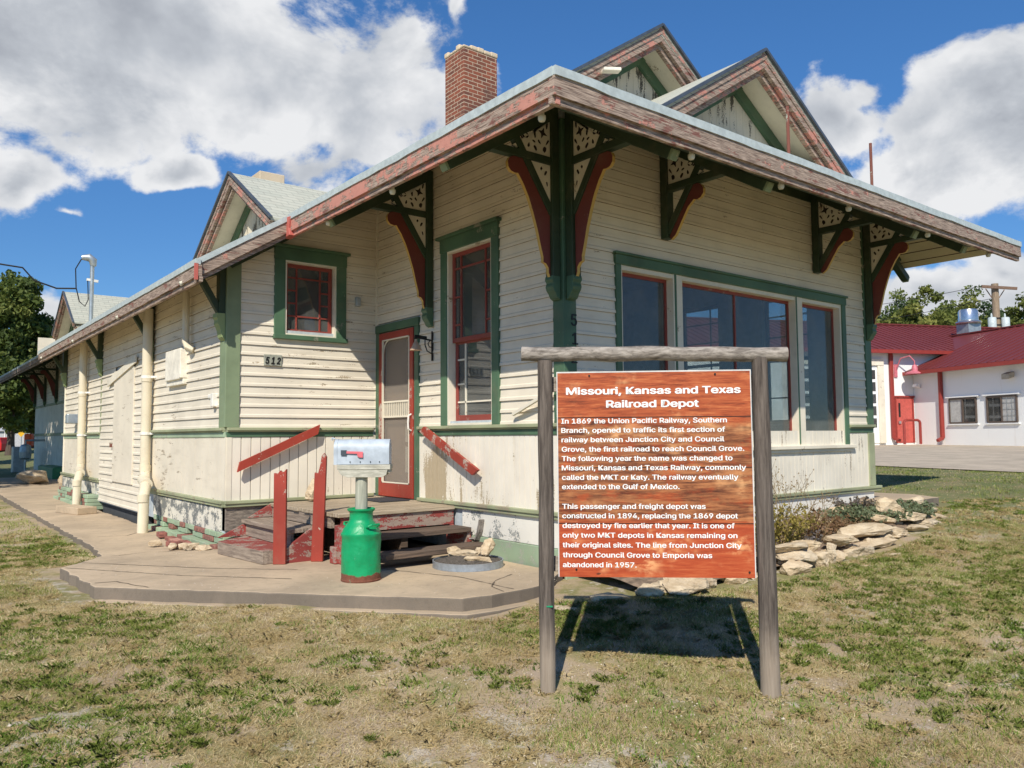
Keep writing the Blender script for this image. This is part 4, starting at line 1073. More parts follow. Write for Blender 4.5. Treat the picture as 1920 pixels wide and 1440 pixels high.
# house numbers
FONT = None
try:
    import os
    FONT = bpy.data.fonts.load(os.path.join(bpy.utils.system_resource('DATAFILES'), 'fonts', 'Inter.woff2'))   # the grotesque that ships with Blender
except Exception: FONT = None
def text_mesh(body, size, extrude=.0, bold=0.0, shear=0.0, align='LEFT'):
    cu = bpy.data.curves.new('t', 'FONT'); cu.body = body; cu.size = size; cu.extrude = extrude; cu.shear = shear; cu.align_x = align; cu.resolution_u = 4
    if FONT: cu.font = FONT
    ob = bpy.data.objects.new('t', cu); col.objects.link(ob)
    dg = bpy.context.evaluated_depsgraph_get(); dg.update()
    me = bpy.data.meshes.new_from_object(ob.evaluated_get(dg))
    v0 = [tuple(v.co) for v in me.vertices]; f0 = [tuple(p.vertices) for p in me.polygons]
    bpy.data.objects.remove(ob); bpy.data.meshes.remove(me)
    vs, fs = [], []
    # bold print: the strokes laid on a few times, a hair apart
    for q, (dx, dy) in enumerate(((0, 0), (-1, 0), (1, 0), (-.5, .55), (.5, -.55), (.5, .55), (-.5, -.55)) if bold else ((0, 0),)):
        n = len(vs); vs += [(x+dx*bold, y+dy*bold, z+q*.00012) for x, y, z in v0]; fs += [tuple(i+n for i in f) for f in f0]
    return vs, fs
def place_text(mb, vs, fs, origin, ux, uz, width=None, height=None):
    xs = [v[0] for v in vs]; ys = [v[1] for v in vs]; x0, x1 = min(xs), max(xs)
    kx = width/(x1-x0) if width else 1.0
    if height: ky = height/(max(ys)-min(ys))
    else: ky = 1.0
    if width is None and height: kx = ky
    nrm = Vector(ux).cross(Vector(uz)); o_ = Vector(origin)
    mb.add([o_+Vector(ux)*(v[0]-x0)*kx+Vector(uz)*v[1]*ky+nrm*v[2] for v in vs], fs)
mb = MB(); wD.slab(mb, 1.315, 1.535, .012, .032, 2.41, 2.545); pq = mb.build('number_plaque', M['plaque'], depot, bevel=.004)
mb = MB(); vs, fs = text_mesh('5 1 2', .1, .002, .0035, .25); place_text(mb, vs, fs, (-1.52, D_-.035, 2.435), (1, 0, 0), (0, 0, 1), .19, .085); mb.build('house_number', M['black'], pq)
mb = MB()
for ch, zz in (('5', 2.60), ('1', 2.42), ('2', 2.24)):
    vs, fs = text_mesh(ch, .15, .002, .0015); place_text(mb, vs, fs, (.062 if ch != '1' else .075, -.033, zz), (1, 0, 0), (0, 0, 1), None, .115)
mb.build('house_number', M['black'], depot)

# ------------------------------------------------------------------ lamp by the door
lx, ly = -.02, 2.30
lamp = empty('wall_lamp', (0, ly, 2.45), 'black iron wall bracket with small bell shaped shade beside the screen door', 'wall lamp')
mb = MB(); mb.beam((lx, ly, 2.44), (lx, ly, 2.79), .018, .022, (0, 1, 0)); mb.tube([(lx, ly, 2.68), (-.12, ly, 2.69), (-.22, ly, 2.70), (-.27, ly, 2.69)], .010, 8)
mb.tube([(lx, ly, 2.52), (-.09, ly, 2.55), (-.12, ly, 2.62), (-.12, ly, 2.69)], .007, 8); mb.tube([(lx, ly, 2.60), (-.06, ly, 2.60), (-.08, ly, 2.64), (-.05, ly, 2.68)], .006, 8)
mb.beam((-.10, ly, 2.705), (-.26, ly, 2.715), .02, .035); mb.build('iron_bracket', M['black'], lamp)
mb = MB(); mb.lathe((-.245, ly, 2.55), [(.075, 0), (.07, .006), (.045, .05), (.03, .085), (.018, .10), (.012, .13)], 20); mb.build('lamp_shade', M['brass'], lamp, smooth=True)

# ------------------------------------------------------------------ porch steps
ZS = .28
porch = empty('porch_steps', (-.9, 2.5, ZS), 'worn wooden corner porch with red peeling steps on two sides', 'steps')
def planks(x0, x1, y0, y1, z0, z1, along, wd, name, m_, gap=.006, over=.0):
    mb = MB(); a0, a1 = (y0, y1) if along == 'x' else (x0, x1); a = a0
    while a < a1-.01:
        b = min(a+wd, a1); e0, e1 = rng.uniform(-.012, .012), rng.uniform(-.012, .012); dz = rng.uniform(-.002, .003)
        if along == 'x': mb.box(x0+e0, x1+e1, a+gap/2, b-gap/2, z0, z1+dz)
        else: mb.box(a+gap/2, b-gap/2, y0+e0, y1+e1, z0, z1+dz)
        a = b
    return mb.build(name, m_, porch, bevel=.004)
planks(-1.46, -.03, 1.80, D_-.05, .735, .775, 'x', .14, 'deck', M['deck'])
mb = MB(); mb.box(-1.40, -.04, 1.83, 1.87, .575, .733); mb.build('riser', M['stair_red'], porch)
mb = MB(); mb.box(-1.44, -1.40, 2.0, D_-.05, .615, .733); mb.build('riser', M['deck_y'], porch)
for x in (-1.1, -.6):
    mb = MB(); mb.box(x-.04, x+.04, 1.95, 3.5, ZS+.002, .733); mb.build('joist', M['dark_wood'], porch)
# front flight
planks(-1.36, -.05, 1.46, 1.80, .52, .565, 'x', .17, 'tread', M['dark_wood'])
planks(-1.30, .03, 1.12, 1.42, .375, .42, 'x', .15, 'tread', M['dark_wood'])
for x in (-.09, -1.36):
    mb = MB(); mb.prism([(x, 1.22, ZS+.002), (x, 1.22, .372), (x, 1.46, .372), (x, 1.50, .518), (x, 1.79, .518), (x, 1.82, .57), (x, 1.9, .57), (x, 1.9, ZS+.002)], (.045, 0, 0)); mb.build('stringer', M['stair_red'], porch)
mb = MB(); mb.box(-1.46, -1.37, 1.70, 1.88, ZS+.002, .66); mb.build('step_block', M['stair_red'], porch, bevel=.008)
mb = MB(); mb.box(-1.50, -1.36, 1.78, 1.90, ZS+.002, .45); mb.build('step_block', M['stair_red'], porch, bevel=.008)
mb = MB(); pts = [(-.05, 1.45, .43), (-.035, 1.36, .44), (-.025, 1.32, .53), (-.02, 1.29, .66)]
for p0, p1 in zip(pts[:-1], pts[1:]): mb.beam(p0, p1, .12, .016, (0, 1, .3))
mb.build('loose_strip', M['grey_wood'], porch)
# left flight
planks(-1.79, -1.45, 2.26, D_-.06, .565, .61, 'y', .17, 'tread', M['deck_y'])
mb = MB(); mb.box(-1.75, -1.72, 2.28, D_-.06, .425, .563); mb.build('riser', M['deck_y'], porch)
mb = MB(); mb.prism([(-2.06, 2.24, ZS+.002), (-1.72, 2.24, ZS+.002), (-1.72, D_-.06, ZS+.002), (-2.16, 3.30, ZS+.002)], (0, 0, .135), 0, 1); mb.build('bottom_step', [M['stair_red'], M['deck_y']], porch, bevel=.006)
mb = MB(); mb.prism([(-1.44, D_-.10, .62), (-1.44, D_-.10, .772), (-1.72, D_-.10, .62)], (0, .04, 0)); mb.build('stringer', M['stair_red'], porch)
mb = MB(); mb.prism([(-1.74, D_-.10, .42), (-1.74, D_-.10, .563), (-2.06, D_-.10, .42)], (0, .04, 0)); mb.build('stringer', M['stair_red'], porch)
mb = MB(); mb.prism([(-1.88, 2.17, ZS+.002), (-1.88, 2.17, .40), (-1.50, 2.17, .66), (-1.50, 2.17, ZS+.002)], (0, .04, 0)); mb.build('stringer', M['stair_red'], porch)
# two broken newel posts
def newel(x, y, z1, slant, w=.125, lean=0.0):
    mb = MB(); rv = Vector((.785, -.619, 0)); q = Vector((x, y, ZS+.002)); fv = Vector((.619, .785, 0))
    outline = [(-w/2, 0), (w/2, 0), (w/2+lean, z1-ZS-.04 if slant > 0 else z1-ZS), (w*.3+lean, z1-ZS if slant > 0 else z1-ZS-.03), (w*.1+lean, z1-ZS-.03), (0+lean, z1-ZS-.015-slant*.6), (-w*.2+lean, z1-ZS-.05-slant), (-w/2+lean, z1-ZS-.04-slant)]
    mb.prism([q+rv*u+Vector((0, 0, z))-fv*.025 for u, z in outline], fv*.05)
    return mb.build('newel_post', M['red'], porch, bevel=.004)
newel(-1.91, 2.17, 1.23, .0); newel(-1.545, 2.09, 1.385, .16, .12, .03)
# things on the porch
mb = MB(); mb.box(-.47, -.05, 2.72, 3.32, .779, .789); o = mb.build('door_mat', M['mat']); tag(o, 'dark rubber door mat on the porch boards before the screen door', 'mat')

def rock(c, size, rot, seed, flat=1.0, label=None, group=None, tilt=(0, 0), name='rock', mt=None, cat='rock', npts=15):
    r_ = random.Random(seed); bm = bmesh.new()
    for _ in range(npts+8):
        v = Vector((r_.gauss(0, 1), r_.gauss(0, 1), r_.gauss(0, 1))).normalized()
        k = (abs(v.x)**4+abs(v.y)**4+abs(v.z)**4)**.25; v /= k
        v *= r_.uniform(.86, 1.06); bm.verts.new((v.x*size[0]/2, v.y*size[1]/2, v.z*size[2]/2*flat))
    bmesh.ops.convex_hull(bm, input=bm.verts)
    for v in [v for v in bm.verts if not v.link_faces]: bm.verts.remove(v)
    bmesh.ops.triangulate(bm, faces=bm.faces)
    for _ in range(2 if max(size) < .2 else 3): bmesh.ops.subdivide_edges(bm, edges=bm.edges, cuts=1, use_grid_fill=True)
    bmesh.ops.triangulate(bm, faces=bm.faces)
    ms = min(max(size)*.5, .25)
    for v in bm.verts:
        q = v.co/max(size)
        n = noise.fractal(q*4.0+Vector((seed*1.7, 0, 0)), .8, 2.2, 5)
        lay = abs(noise.noise((seed*1.3, q.x*1.5, v.co.z*38+q.x*2)))
        d = Vector((v.co.x, v.co.y, v.co.z*.5)).normalized()
        v.co += d*(n*.10-lay*.09)*ms
    bmesh.ops.recalc_face_normals(bm, faces=bm.faces)
    zmin = min(v.co.z for v in bm.verts)
    me = bpy.data.meshes.new(name); bm.to_mesh(me); bm.free(); me.materials.append(mt or M['rock'])
    o = bpy.data.objects.new(name, me); col.objects.link(o); o.rotation_euler = (tilt[0], tilt[1], rot); o.location = Vector(c)+Vector((0, 0, size[2]/2))
    tag(o, label, cat, group); return o
rock((-.98, 3.42, .775), (.24, .16, .27), .6, 3, label='pale rough rock standing on the porch boards by the left wall', tilt=(.1, .2))

# hoop planter: iron ring with gravel and four stones
PX, PY = -.54, .84
mb = MB(); mb._lathe((PX, PY, ZS+.002), [(.335, 0), (.348, .0), (.345, .035), (.348, .065), (.336, .065), (.332, .03), (.335, .0)], 48, 0)
mb.f = mb.f[:-2]; mb.mi = mb.mi[:-2]
o = mb.build('planter_hoop', M['hoop'], smooth=True, origin=(PX, PY, ZS)); tag(o, 'low galvanised hoop lying on the concrete filled with gravel and stones', 'planter hoop')
mb = MB(); n = 40; ring = []
rr = [(0, .10), (.1, .10), (.2, .085), (.28, .065), (.332, .05)]
for i, (r_, z) in enumerate(rr):
    for k in range(n):
        t_ = 2*math.pi*k/n; mb.v.append((PX+r_*math.cos(t_), PY+r_*math.sin(t_), ZS+z+.012*noise.noise((r_*20*math.cos(t_), r_*20*math.sin(t_), 1))))
for i in range(len(rr)-1):
    for k in range(n): mb.f.append((i*n+k, i*n+(k+1) % n, (i+1)*n+(k+1) % n, (i+1)*n+k)); mb.mi.append(0)
so = mb.build('gravel_fill', M['soil'], None, smooth=True, origin=(PX, PY, ZS)); tag(so, kind='stuff')
rv, fv = Vector((.785, -.619, 0)), Vector((.619, .785, 0))
def rel(u, w): q = Vector((PX, PY, 0))+rv*u+fv*w; return q.x, q.y
for (u, w, z, sz, rt, sd_, lb, tl) in ((.19, .02, .07, (.14, .13, .24), .3, 11, 'tall pale stone standing at the right side of the hoop planter', (.2, .3)), (.09, -.14, .06, (.30, .15, .10), -.5, 12, 'long pale stone lying at the front right of the hoop planter', (0, .1)), (-.05, .05, .09, (.30, .12, .09), -.75, 13, 'long flat pale stone across the middle of the hoop planter', (0, 0)), (-.15, .14, .09, (.15, .13, .12), .2, 14, 'small pale stone at the back left of the hoop planter', (0, 0)), (.10, .22, .09, (.10, .08, .09), .7, 15, 'smallest pinkish stone at the back of the hoop planter', (0, 0))):
    x, y = rel(u, w); rock((x, y, ZS+z-.03), sz, rt, sd_, label=lb, tilt=tl)

# loose bricks and rubble at the foot of the pier
BM_ = simple('loose_brick', (.26, .10, .075), .85, bscale=25, vary=.5)
PB_ = simple('faded_pink_brick', (.42, .22, .17), .85, bscale=25, vary=.3)
def loose_brick(x, y, rot, label, z=.282, m_=None, sz=(.20, .10, .062)):
    mb = MB(); a = Vector((math.cos(rot), math.sin(rot), 0))*sz[0]/2; b = Vector((-math.sin(rot), math.cos(rot), 0))*sz[1]/2
    mb.obox((x, y, z+sz[2]/2), a, b, (0, 0, sz[2]/2)); o = mb.build('brick', m_ or BM_, bevel=.008); tag(o, label, 'brick', 'loose bricks by the pier')
loose_brick(-2.22, 5.30, 1.5, 'dark red loose brick nearest the downspout below the freight wall')
for k, (x, y, r_) in enumerate(((-2.19, 4.98, 1.55), (-2.2, 4.72, 1.6), (-2.18, 4.45, 1.5), (-2.2, 4.2, 1.6))):
    loose_brick(x, y, r_, 'worn pinkish brick laid in the row edging the base of the freight wall', z=.264, m_=PB_ if k % 2 else BM_, sz=(.22, .11, .045))
for k, (x, y, sx, lb) in enumerate(((-2.50, 4.50, .16, 'broken pale stone farthest left of the rubble on the walk'), (-2.42, 4.08, .14, 'pale mortar lump in the rubble below the brick pier'), (-2.30, 4.02, .15, 'pale mortar lump in the rubble below the brick pier'), (-2.33, 3.82, .13, 'pale mortar lump in the rubble below the brick pier'), (-2.18, 3.72, .18, 'pale mortar lump in the rubble below the brick pier'), (-2.22, 3.95, .14, 'pale mortar lump in the rubble below the brick pier'))):
    rock((x, y, .268), (sx, sx*.7, .075), k*1.3, 30+k, label=lb, group=None if k == 0 else 'mortar lumps by the brick pier', name='rubble_stone', cat='stone')
loose_brick(-2.36, 4.22, 1.9, 'dark brown loose brick lying in the rubble by the brick pier')
mb = MB(); mb.obox((-2.42, 10.0, .262+.06), (.16, .05, 0), (-.10, .42, 0), (0, 0, .06)); o = mb.build('splash_block', M['conc'], bevel=.012); tag(o, 'long grey concrete block lying on the walk before the freight door', 'concrete block')

# ------------------------------------------------------------------ milk can and mailbox
CX, CY = -1.69, .86
can = empty('milk_can', (CX, CY, ZS), 'bright green dented milk can with rusty base holding the mailbox post', 'milk can')
prof = [(.0, .004), (.150, .004), (.176, .0), (.178, .012), (.172, .018), (.172, .06), (.172, .10), (.172, .14), (.172, .18), (.172, .22), (.172, .26), (.172, .30), (.172, .34), (.172, .385), (.178, .395), (.178, .412), (.170, .42), (.155, .455), (.128, .495), (.108, .52), (.103, .54), (.102, .585), (.106, .60), (.122, .615), (.124, .628), (.116, .632), (.098, .615), (.096, .56)]
mb = MB(); n = 64; b0 = 0
for r_, z in prof:
    for k in range(n):
        t_ = 2*math.pi*k/n; x, y = math.cos(t_), math.sin(t_)
        dn = noise.noise((x*2.2+3, y*2.2, z*7))*.008 if .03 < z < .38 else 0
        mb.v.append((CX+x*(r_+dn), CY+y*(r_+dn), ZS+.002+z))
for i in range(len(prof)-1):
    for k in range(n): mb.f.append((i*n+k, i*n+(k+1) % n, (i+1)*n+(k+1) % n, (i+1)*n+k)); mb.mi.append(0)
# finer rows in the body for the dents
o = mb.build('can_body', M['can'], can, smooth=True)
mb = MB(); mb._lathe((CX, CY, ZS), [(.0, .40), (.165, .40)], 24, 0); mb.build('can_filling', M['dark'], can)
for ang in (-1.35, 1.75):
    c_ = Vector((math.cos(ang), math.sin(ang), 0)); t_ = Vector((-math.sin(ang), math.cos(ang), 0)); q = Vector((CX, CY, ZS))+c_*.142
    mb = MB(); mb.tube([q-t_*.058+Vector((0, 0, .475)), q-t_*.06+c_*.028+Vector((0, 0, .485)), q-t_*.045+c_*.045+Vector((0, 0, .497)), q+t_*.045+c_*.045+Vector((0, 0, .497)), q+t_*.06+c_*.028+Vector((0, 0, .485)), q+t_*.058+Vector((0, 0, .475))], .010, 8); mb.build('handle', M['can'], can, smooth=True)
mail = empty('mailbox', (CX, CY, 1.2), 'pale blue grey mailbox with red flag on a wooden post', 'mailbox')
mb = MB(); mb.tube([(CX-.0, CY, ZS+.38), (CX, CY, .8), (CX+.002, CY, 1.24)], [.056, .055, .054], 18); mb.build('post', M['post_wood'], mail, smooth=True)
ax = Vector((.80, -.60, 0)).normalized(); sx = Vector((ax.y, -ax.x, 0)); sx = -sx if sx.dot(Vector((-.6, -.8, 0))) < 0 else sx   # ax: along the box; sx: towards the camera
c0 = Vector((CX+.02, CY-.01, 1.305))
def mpt(u, s_, z): return c0+ax*u+sx*s_+Vector((0, 0, z))
arc = [(-.084, 0), (-.086, .125)]+[(.086*math.cos(math.pi-math.pi*k/12), .137+.086*math.sin(math.pi*k/12)) for k in range(13)]+[(.086, .125), (.084, 0)]
mb = MB(); mb.prism([mpt(-.235, s_, z) for s_, z in arc], ax*.47); mb.build('mailbox_body', M['mb_body'], mail, smooth=True)
mb = MB(); mb.prism([mpt(-.255, s_*1.045, z*1.02-.002) for s_, z in arc], ax*.018); mb.prism([mpt(-.237, s_*1.05, z*1.025-.002) for s_, z in arc], ax*.012); mb.tube([mpt(-.26, 0, .225), mpt(-.285, 0, .235), mpt(-.29, 0, .215)], .008, 8); mb.build('mailbox_door', M['mb_body'], mail, smooth=True)
mb = MB()
for u in (-.11, -.02, .07, .15): mb.obox(mpt(u, .087, .022), ax*.004, sx*.004, Vector((0, 0, .006)))
mb.build('rivets', M['mb_dark'], mail)
mb = MB(); mb.obox(mpt(-.165, .095, .105), ax*.025, sx*.006, Vector((0, 0, .022))); mb.build('flag_clip', M['mb_dark'], mail)
mb = MB(); z = Vector((0, 0, 1)); mb.prism([mpt(-.14, .097, .118), mpt(.005, .097, .112), mpt(.005, .097, .06), mpt(-.03, .097, .062), mpt(-.045, .097, .075), mpt(-.045, .097, .094), mpt(-.14, .097, .098)], sx*.005); mb.build('flag', M['mb_flag'], mail)
mb = MB(); mb.obox(mpt(.01, 0, -.025), ax*.235, sx*.088, Vector((0, 0, .022))); mb.obox(mpt(.015, -.01, -.062), ax*.225, sx*.07, Vector((0, 0, .014))); mb.build('shelf_board', M['shelf_wood'], mail, bevel=.004)
mb = MB(); mb.prism([mpt(-.22, .065, -.05), mpt(.22, .065, -.05), mpt(.21, .065, -.095), mpt(.17, .065, -.115), mpt(-.14, .065, -.115), mpt(-.19, .065, -.09)], sx*.02); mb.prism([mpt(-.22, -.085, -.05), mpt(.22, -.085, -.05), mpt(.21, -.085, -.095), mpt(.17, -.085, -.115), mpt(-.14, -.085, -.115), mpt(-.19, -.085, -.09)], sx*.02); mb.build('support_bracket', M['shelf_wood'], mail, bevel=.003)

# ------------------------------------------------------------------ the depot sign
A2 = Vector((-1.94, -1.96, 0)); B2 = Vector((-1.01, -2.83, 0)); SD = (B2-A2).normalized(); SN = Vector((-SD.y, SD.x, 0)); SN = -SN if SN.dot(Vector((-.6, -.8, 0))) < 0 else SN   # SN towards the camera
sign = empty('depot_sign', A2+SD*.64, 'orange red history board hung between two grey wooden posts', 'sign')
def sp(s_, o, z): return A2+SD*s_+SN*o+Vector((0, 0, z))
def pole(s0, s1, r0, r1, z1, seed, zb=-.15):
    mb = MB(); pts = []; rs = []
    for k in range(25):
        f = k/24; pts.append(sp(s0+(s1-s0)*f+.004*noise.noise((f*4, seed, 0)), .003*noise.noise((f*5, seed, 3)), zb+(z1-zb)*f)); rs.append((r0+(r1-r0)*f)*(1+.05*noise.noise((f*7, seed, 9))))
    mb.tube(pts, rs, 18); return mb
def post_mat():
    mt, T = mat('old_fence_post'); p = opos(T); s = T.n('ShaderNodeSeparateXYZ', {0: p})
    g = T.noise(T.vmath('MULTIPLY', p, (14, 14, .9)), 3.2, 8, .7, dist=.3)
    c = T.mix(T.step(g, .3, .72), (.05, .039, .031), (.20, .165, .135))
    low = T.step(T.math('ADD', s.outputs[2], T.math('MULTIPLY', T.noise(p, 6, 4), .2)), .62, .32)
    c = T.mix(T.math('MULTIPLY', low, .8), c, T.mix(g, (.22, .17, .12), (.48, .40, .31)))
    finish(T, c, .85, g, .5, .012); return mt
M['fpost'] = post_mat()
pole(0.0, .003, .047, .046, 2.0, 1).build('post', M['fpost'], sign, smooth=True)
mbp = pole(1.285, 1.272, .058, .046, 2.0, 2)
mbp.build('post', M['fpost'], sign, smooth=True)
mb = MB(); mb.obox(sp(.018, .045, .548), SD*.018, SN*.004, Vector((0, 0, .004))); mb.build('green_paint_mark', simple('green_mark', (.02, .30, .14), .6), sign)
mb = MB(); pts = []; rs = []
for k in range(31):
    f = k/30; pts.append(sp(-.138+1.568*f, .004*noise.noise((f*6, 4, 2)), 2.045-.028*f+.010*noise.noise((f*5, 1, 8)))); rs.append(.0435*(1+.11*noise.noise((f*6, 5, 5))))
mb.tube(pts, rs, 18); mb.build('crossbeam', M['grey_log'], sign, smooth=True)
def board_mat():
    mt, T = mat('printed_wood_board')
    tc = T.n('ShaderNodeTexCoord').outputs['Object']                 # local x along the board, z up
    s = T.n('ShaderNodeSeparateXYZ', {0: tc}); x, z = s.outputs[0], s.outputs[2]
    v = T.vmath('MULTIPLY', tc, (1.6, 1, 16))
    g = T.noise(v, 2.6, 9, .72, dist=.5); g2 = T.noise(T.vmath('MULTIPLY', tc, (2.5, 1, 60)), 3, 5, .7); bl = T.noise(T.vmath('MULTIPLY', tc, (1, 1, 1.8)), 5.5, 7, .68)
    c = T.n('ShaderNodeValToRGB', {0: T.math('ADD', T.math('MULTIPLY', g, .72), T.math('MULTIPLY', g2, .28))})
    r_ = c.color_ramp; r_.elements[0].position = .33; r_.elements[0].color = (.07, .014, .006, 1); r_.elements[1].position = .70; r_.elements[1].color = (.68, .25, .085, 1)
    e = r_.elements.new(.50); e.color = (.40, .085, .026, 1)
    # the middle planks are printed darker and browner, the lowest redder
    zb = T.math('ADD', z, T.math('MULTIPLY', T.math('SUBTRACT', bl, .5), .12))
    mid = T.math('MULTIPLY', T.step(zb, .315, .36), T.step(zb, .92, .88))
    worn = T.math('MULTIPLY', mid, T.step(T.math('ADD', T.math('MULTIPLY', bl, .65), T.math('MULTIPLY', g, .35)), .40, .50))
    c2 = T.mix(T.math('MULTIPLY', worn, .78), c.outputs[0], T.mix(T.step(g, .35, .65), (.035, .016, .010), (.42, .18, .07)))
    low = T.step(z, .33, .29); c2 = T.mix(T.math('MULTIPLY', low, .45), c2, (.46, .06, .022))
    hi = T.math('MULTIPLY', T.math('MULTIPLY', T.step(T.noise(tc, 3.1, 4, .6), .5, .72), T.step(bl, .45, .6)), .7); c2 = T.mix(hi, c2, (.92, .50, .22))
    seam = None
    for q in (.938, .640, .312, ):
        w_ = T.math('ABSOLUTE', T.math('SUBTRACT', z, q)); k = T.step(w_, .0045, .0015); seam = k if seam is None else T.math('MAXIMUM', seam, k)
    c2 = T.mix(seam, c2, (.03, .012, .008))
    kn = T.noise(T.vmath('MULTIPLY', tc, (1, 1, 2)), 7, 2, .5); c2 = T.mix(T.math('MULTIPLY', T.step(kn, .74, .78), .8), c2, (.05, .02, .012))
    finish(T, c2, .42, None, spec=.35); return mt
Bo = sp(.078, 0, .716); BW, BH = 1.132, 1.206
bmesh_ = MB(); bmesh_.box(0, BW, -.006, .006, 0, BH)
bd = bmesh_.build('board', board_mat(), None, origin=(0, 0, 0)); bd.parent = sign
bd.location = Bo+SN*.012-sign.location; bd.rotation_euler = (0, 0, math.atan2(SD.y, SD.x))
mb = MB(); t = .006
for q in ((0, BW, BH-.0, BH+.008), (-.006, .0, 0, BH+.008), (BW, BW+.006, 0, BH+.008)): mb.box(q[0], q[1], -.0065, .0055, q[2], q[3])
ed = mb.build('board_edge', simple('pale_board_edge', (.62, .60, .56), .5), None, origin=(0, 0, 0)); ed.parent = bd
lines_t = [('Missouri, Kansas and Texas', 305, 1287, 352, 1), ('Railroad Depot', 533, 1055, 428, 1)]
lines_b = [('In 1869 the Union Pacific Railway, Southern', 277, 1210, 518), ('Branch, opened to traffic its first section of', 277, 1200, 571), ('railway between Junction City and Council', 278, 1195, 625), ('Grove, the first railroad to reach Council Grove.', 279, 1305, 679), ('The following year the name was changed to', 279, 1240, 732), ('Missouri, Kansas and Texas Railway, commonly', 279, 1315, 785), ('called the MKT or Katy. The railway eventually', 280, 1272, 839), ('extended to the Gulf of Mexico.', 280, 945, 892), ('This passenger and freight depot was', 281, 1090, 1003), ('constructed in 1894, replacing the 1869 depot', 281, 1268, 1056), ('destroyed by fire earlier that year. It is one of', 282, 1250, 1111), ('only two MKT depots in Kansas remaining on', 282, 1265, 1165), ('their original sites. The line from Junction City', 282, 1288, 1220), ('through Council Grove to Emporia was', 283, 1125, 1276), ('abandoned in 1957.', 283, 702, 1331)]
WH = paint('white_print', (.86, .85, .82), peel=0, dirt=0, vary=.02)
def board_text(lines, name, size, bold):
    mb = MB()
    for ln in lines:
        tx, X0, X1, Y = ln[:4]
        f = (Y-228)/(1386-228); left = 256+8*f; right = 1337+25*f
        u0 = (X0-left)/(right-left)*BW; u1 = (X1-left)/(right-left)*BW
        vs, fs = text_mesh(tx, size, .0, bold)
        place_text(mb, vs, fs, (u0, -.0075, BH*(1-f)), (1, 0, 0), (0, 0, 1), u1-u0)
    o = mb.build(name, WH, None, origin=(0, 0, 0)); o.parent = bd; return o
board_text(lines_t, 'title_lettering', .080, .0024); board_text(lines_b, 'body_lettering', .0555, .0011)
for z, a_, b_ in ((1.86, -.02, 1.27), (.78, -.02, 1.27)):
    mb = MB(); mb.obox((sp((a_+b_)/2, -.062, z)), SD*(b_-a_)/2, SN*.012, Vector((0, 0, .045))); mb.build('batten', M['grey_log'], sign, bevel=.004)
mb = MB()
for u, z in ((.19, 1.905), (.93, 1.905), (.10, .76), (1.1, .75)): mb.tube([sp(.078+u, .019, z), sp(.078+u, .024, z)], .006, 8)
mb.build('screw', M['black'], sign)
# ------------------------------------------------------------------ fire station across the lot
FC = Vector((32.8, 11.8, 0)); E1 = Vector((.915, -.405, 0)).normalized(); E2 = Vector((.405, .915, 0)).normalized(); ZG = 1.09
def fp(a, b, z): return FC+E1*a+E2*b+Vector((0, 0, z))          # a: along the main front (positive right), b: away
fs_ = empty('fire_station', (38, 16, ZG), 'low white metal building with red metal roof and red trim across the lot', 'building')
def metal_wall():
    mt, T = mat('white_metal_wall'); p = opos(T); n = T.noise(p, .8, 4, .6)
    c = T.mix(n, (.78, .79, .77), (.84, .85, .83)); s = T.n('ShaderNodeSeparateXYZ', {0: p})
    st = T.step(T.noise(T.vmath('MULTIPLY', p, (2, 2, .3)), 2, 4, .6), .6, .75)
    c = T.mix(T.math('MULTIPLY', st, .18), c, (.55, .48, .40)); finish(T, c, .5); return mt
M['mwall'] = metal_wall()
M['mred'] = simple('red_metal_trim', (.30, .045, .035), .45, .1, vary=.1)
def roof_metal():
    mt, T = mat('red_metal_roof'); p = opos(T); n = T.noise(p, 1.1, 5, .6)
    finish(T, T.mix(n, (.125, .025, .023), (.185, .037, .033)), .5); return mt
M['mroof'] = roof_metal()
M['fdoor'] = simple('coral_red_door', (.48, .095, .075), .5)
M['dglass'] = glass_mat('dark_glass', (.12, .13, .15), 1.3)
mb = MB(); mb.prism([fp(-22, .0, ZG-.3), fp(0, .0, ZG-.3), fp(8, .0, ZG-.3), fp(8, 12, ZG-.3), fp(-22, 12, ZG-.3)], (0, 0, 5.35-ZG+.3-.05)); mb.build('wall', M['mwall'], fs_)
mb = MB(); mb.prism([fp(0, -14, ZG-.3), fp(9, -14, ZG-.3), fp(9, -.01, ZG-.3), fp(0, -.01, ZG-.3)], (0, 0, 4.36-ZG+.3)); mb.build('wall', M['mwall'], fs_)
mb = MB(); ez, rz = 5.42, 7.42
mb.prism([fp(-22.4, -.35, ez), fp(12, -.35, ez), fp(10.2, 5, rz), fp(-22.4, 5, rz)], (0, 0, -.06)); mb.prism([fp(-22.4, 5, rz), fp(10.2, 5, rz), fp(12, 10.4, ez), fp(-22.4, 10.4, ez)], (0, 0, -.06))
for k in range(76):
    a = -22.3+k*.42; bt = 5 if a < 10.2 else 0
    if a < 10: mb.beam(fp(a, -.33, ez+.02), fp(a, 5, rz+.02), .035, .04)
mb.beam(fp(-22.4, 5, rz+.02), fp(10.2, 5, rz+.02), .3, .07)
mb.build('roof', M['mroof'], fs_)
mb = MB(); wz, wr = 4.42, 6.55
mb.prism([fp(-.45, -14.4, wz), fp(-.45, -.02, wz), fp(2.2, -.02, wz+.4*2.65), fp(4.9, 3.2, wr), fp(4.9, -14.4, wr)], (0, 0, -.06)); mb.prism([fp(4.9, -14.4, wr), fp(4.9, 3.2, wr), fp(10, 3.2, wz), fp(10, -14.4, wz)], (0, 0, -.06))
for k in range(34):
    b = -14.3+k*.42; mb.beam(fp(-.43, b, wz+.02), fp(4.9, b, wr+.02), .035, .04)
